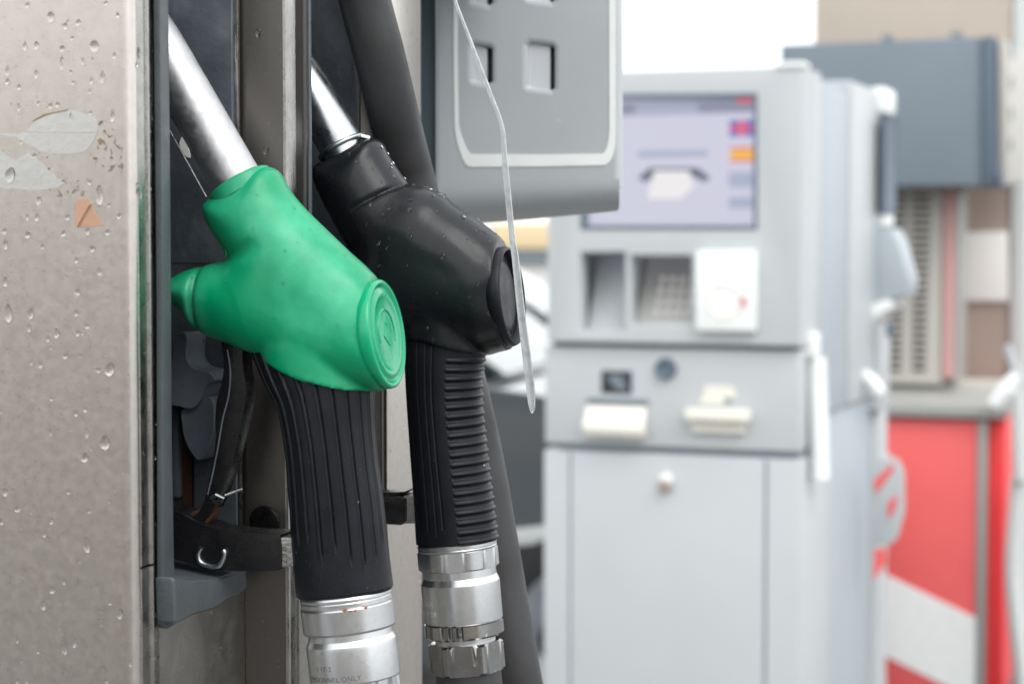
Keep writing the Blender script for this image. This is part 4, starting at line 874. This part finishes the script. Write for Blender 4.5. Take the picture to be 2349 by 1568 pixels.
def ylabel(x0, y0, x1, y1, y): return fb(x0, y0, x1, y1, y - .01, y, .004, y)
yT = yC - .2; ft = lambda a_, b_: FT.Y(a_, b_, yT)
L1 = Thing('price_tag', 'small red and white tag plate hanging on the second terminal beside the red base', 'tag plate', FT, (ft(2040, 1250)[0], yT, ft(2040, 1250)[1]))
L1.part('plate', prism([ft(2003, 1050), ft(2060, 1050), ft(2074, 1080), ft(2076, 1170), (ft(2060, 1230)), ft(2040, 1250), ft(2003, 1250)], yT - .01, yT, 'y', .002), 'term')
L1.part('red_mark', merge(prism([ft(2006, 1100), ft(2050, 1060), ft(2052, 1075), ft(2010, 1130)], yT - .014, yT - .0102, 'y'), prism([ft(2040, 1150), ft(2060, 1130), ft(2055, 1165), ft(2038, 1190)], yT - .014, yT - .0102, 'y')), 'red', smooth=False)
L1.part('lower_tab', prism([ft(2006, 1258), ft(2030, 1255), ft(2032, 1290), ft(2004, 1330)], yT - .008, yT - .002, 'y'), 'red', smooth=False)
T2.part('white_lever', sweep([(q2(a_, b_)[0], yC - .16, q2(a_, b_)[1]) for a_, b_ in ((2008, 846), (2022, 862), (2036, 880), (2044, 894))], [.012, .018, .019, .015], 20), 'white')
HZ = [(fy(x, y, -.12)[0], -.12, fy(x, y, -.12)[1]) for x, y in [(2028, 1040), (2022, 1150), (2016, 1300), (2014, 1450), (2018, 1650), (2030, 1800)]]
lone('fuel_hose', 'pale grey hose hanging left of the red base of the far dispenser', 'hose', FB, HZ[-1], sweep(spline(HZ, 5), .022, 20), 'pale')
HZ = [(fy(x, y, -.06)[0], -.06, fy(x, y, -.06)[1]) for x, y in [(2338, 1090), (2330, 1180), (2322, 1300), (2330, 1420), (2345, 1560), (2360, 1800)]]
lone('fuel_hose', 'pale hose at the right edge beside the bright red cladding', 'hose', FB, HZ[-1], sweep(spline(HZ, 5), .026, 20), 'pale')

# ================================================================== CARS AND BEYOND
def car(label, px, dist, yaw, body, L=4.3, H=1.46, refx=0., strip=False):
    r0 = ray(px, 784); F_ = Frame(r0[0] / r0[1] * dist - refx * math.cos(R(yaw)), dist, yaw); C = Thing('parked_car', label, 'car', F_, (0, .85, 0), 'cars parked beyond the terminal')
    k = H / 1.46
    low = [(-L / 2, .30), (-L / 2 - .02, .62), (-L / 2 + .06, .88 * k), (-L * .30, .93 * k), (L * .17, .95 * k), (L * .36, .86 * k), (L * .47, .72 * k), (L / 2, .50), (L / 2 - .03, .26), (L / 2 - .35, .22), (-L / 2 + .3, .22)]
    C.part('body', prism(spline(low, 4, True), 0, 1.7, 'y', .07, 4), body)
    cab = [(-L * .46, .90 * k), (-L * .38, 1.30 * k), (-L * .28, 1.42 * k), (0, H), (L * .06, 1.42 * k), (L * .25, .93 * k)]
    C.part('roof', prism(cab, .10, 1.60, 'y', .05, 4), body)
    w1 = [(-L * .40, .96 * k), (-L * .345, 1.28 * k), (-L * .26, 1.36 * k), (-L * .11, 1.385 * k), (-L * .11, .96 * k)]
    w2 = [(-L * .095, .96 * k), (-L * .095, 1.385 * k), (0, 1.40 * k), (L * .045, 1.36 * k), (L * .205, .98 * k)]
    C.part('window', prism(w1, .094, .11, 'y', .004), 'glass'); C.part('window', prism(w2, .094, .11, 'y', .004), 'glass')
    C.part('windscreen', prism([(L * .075, 1.40 * k), (L * .085, 1.40 * k), (L * .262, .95 * k), (L * .25, .95 * k)], .2, 1.5, 'y'), 'glass')
    for wx in (-L * .31, L * .33):
        for wy in (-.02, 1.52):
            wh = C.part('wheel', lathe([(0, .20), (.0, .29), (.02, .325), (.18, .325), (.2, .29), (.2, .2)], (wx, wy, .325), (0, 1, 0), 40), 'tyre')
            C.part('rim', lathe([(0, .205), (-.012, .20), (-.004, .16), (.03, .06), (.0, .05), (0, 0)] if wy < 0 else [(.2, .205), (.205, .0)], (wx, wy, .325), (0, 1, 0), 30, lambda i, d, r, th: r * (1 if i in (0, 1) else .9 + .1 * math.cos(5 * th))), 'rim', wh)
    C.part('mirror', box(L * .195, L * .235, -.16, .05, .97 * k, 1.09 * k, .03), 'termdark')
    C.part('door_handle', box(-L * .06, -L * .02, -.02, .01, .80 * k, .83 * k, .008), 'pale')
    C.part('headlight', box(L * .455, L * .478, .05, .35, .60 * k, .70 * k, .01), 'pale')
    if strip: C.part('rubbing_strip', prism([(L * .05, .45), (L * .40, .64), (L * .40, .69), (L * .05, .50)], -.015, .01, 'y', .004), 'pale')
    return C
car('white car with black mirror seen between the black nozzle and the terminal', 1250, 10.5, 10, 'carwhite', refx=.93)
car('dark grey car with pale rubbing strip, mostly hidden by the terminal', 1335, 6.0, 12, 'cargrey', L=4.1, H=1.63, refx=1.353, strip=True)
def far(px, d): r0 = ray(px, 784); return r0[0] / r0[1] * d
FW = Frame(far(1100, 24), 24, 0)
SH = Thing('shop_building', 'pale low building with an ochre fascia far behind the parked cars', 'building', FW, (0, 2, 0))
zz = lambda py, d=24: CAMZ + ray(1174, py)[2] / ray(1174, py)[1] * d
SH.part('wall', box(-1.8, 1.4, 0, 6, 0, zz(590), .02), 'wall'); SH.part('fascia', box(far(1132, 24) - far(1100, 24), 1.35, -.15, 0.0, zz(572), zz(512), .02), 'yellow')
SH.part('parapet', box(-1.7, 1.35, .01, 5.9, zz(590), zz(510) , .02), 'pale')
SH.part('door', box(-1.2, -.4, -.05, 0.02, 0, 1.3, .01), 'glass'); SH.part('gutter', box(far(1132, 24) - far(1100, 24), 1.35, -.12, -.005, zz(598), zz(575), .01), 'slate')
# shop added out of view behind the camera, only for the steel to mirror
FS = Frame(-7, -10, 0); SB = Thing('added_mirrored_shop', 'added unseen cream shop behind the camera, put there for the steel to mirror', 'building', FS, (7, -3, 0))
SB.part('wall', box(-3, 17, -6, 0, 0, 2.5, .03), 'mirrored_wall'); SB.part('fascia', box(-3.2, 17.2, -6.2, .25, 2.505, 3.0, .03), 'cream')
for k in range(5): SB.part('window', box(-1.6 + k * 3.6, .9 + k * 3.6, .001, .05, .9, 2.1, .01), 'glass')
# tree and lamp post at the right edge
TR = Thing('leafy_tree', 'dark green tree far away at the right edge', 'tree', Frame(far(2395, 30), 30, 0), (0, 0, 0))
TR.part('trunk', sweep([(0, 0, 0), (.05, 0, .8), (0, .05, 1.8), (.1, 0, 2.6)], [.16, .12, .09, .05], 12), 'bark')
tr_ = random.Random(4); V = []; F = []
for i in range(2600):
    c = tr_.choice([(0, 0, 2.1, .6), (.4, .1, 2.3, .5), (-.25, 0, 1.9, .45), (.1, .2, 2.7, .4), (.5, 0, 1.8, .4)])
    v = Vector((tr_.gauss(0, 1), tr_.gauss(0, 1), tr_.gauss(0, 1))).normalized() * c[3] * tr_.uniform(.5, 1.05); p = Vector(c[:3]) + v
    n_ = Vector((tr_.gauss(0, 1), tr_.gauss(0, 1), tr_.gauss(0, 1))).normalized(); u2 = n_.orthogonal().normalized(); w2 = n_.cross(u2); s_ = tr_.uniform(.03, .07); k = len(V)
    V += [tuple(p + u2 * s_), tuple(p + w2 * s_ * .5), tuple(p - u2 * s_), tuple(p - w2 * s_ * .5)]; F.append((k, k + 1, k + 2, k + 3))
TR.part('crown', (V, F), 'foliage', smooth=False)
CP = Thing('parked_car', 'dark car far off at the right edge under the tree', 'car', Frame(far(2520, 14), 14, 5), (0, .85, 0))
bpy.data.objects.remove(CP.root)
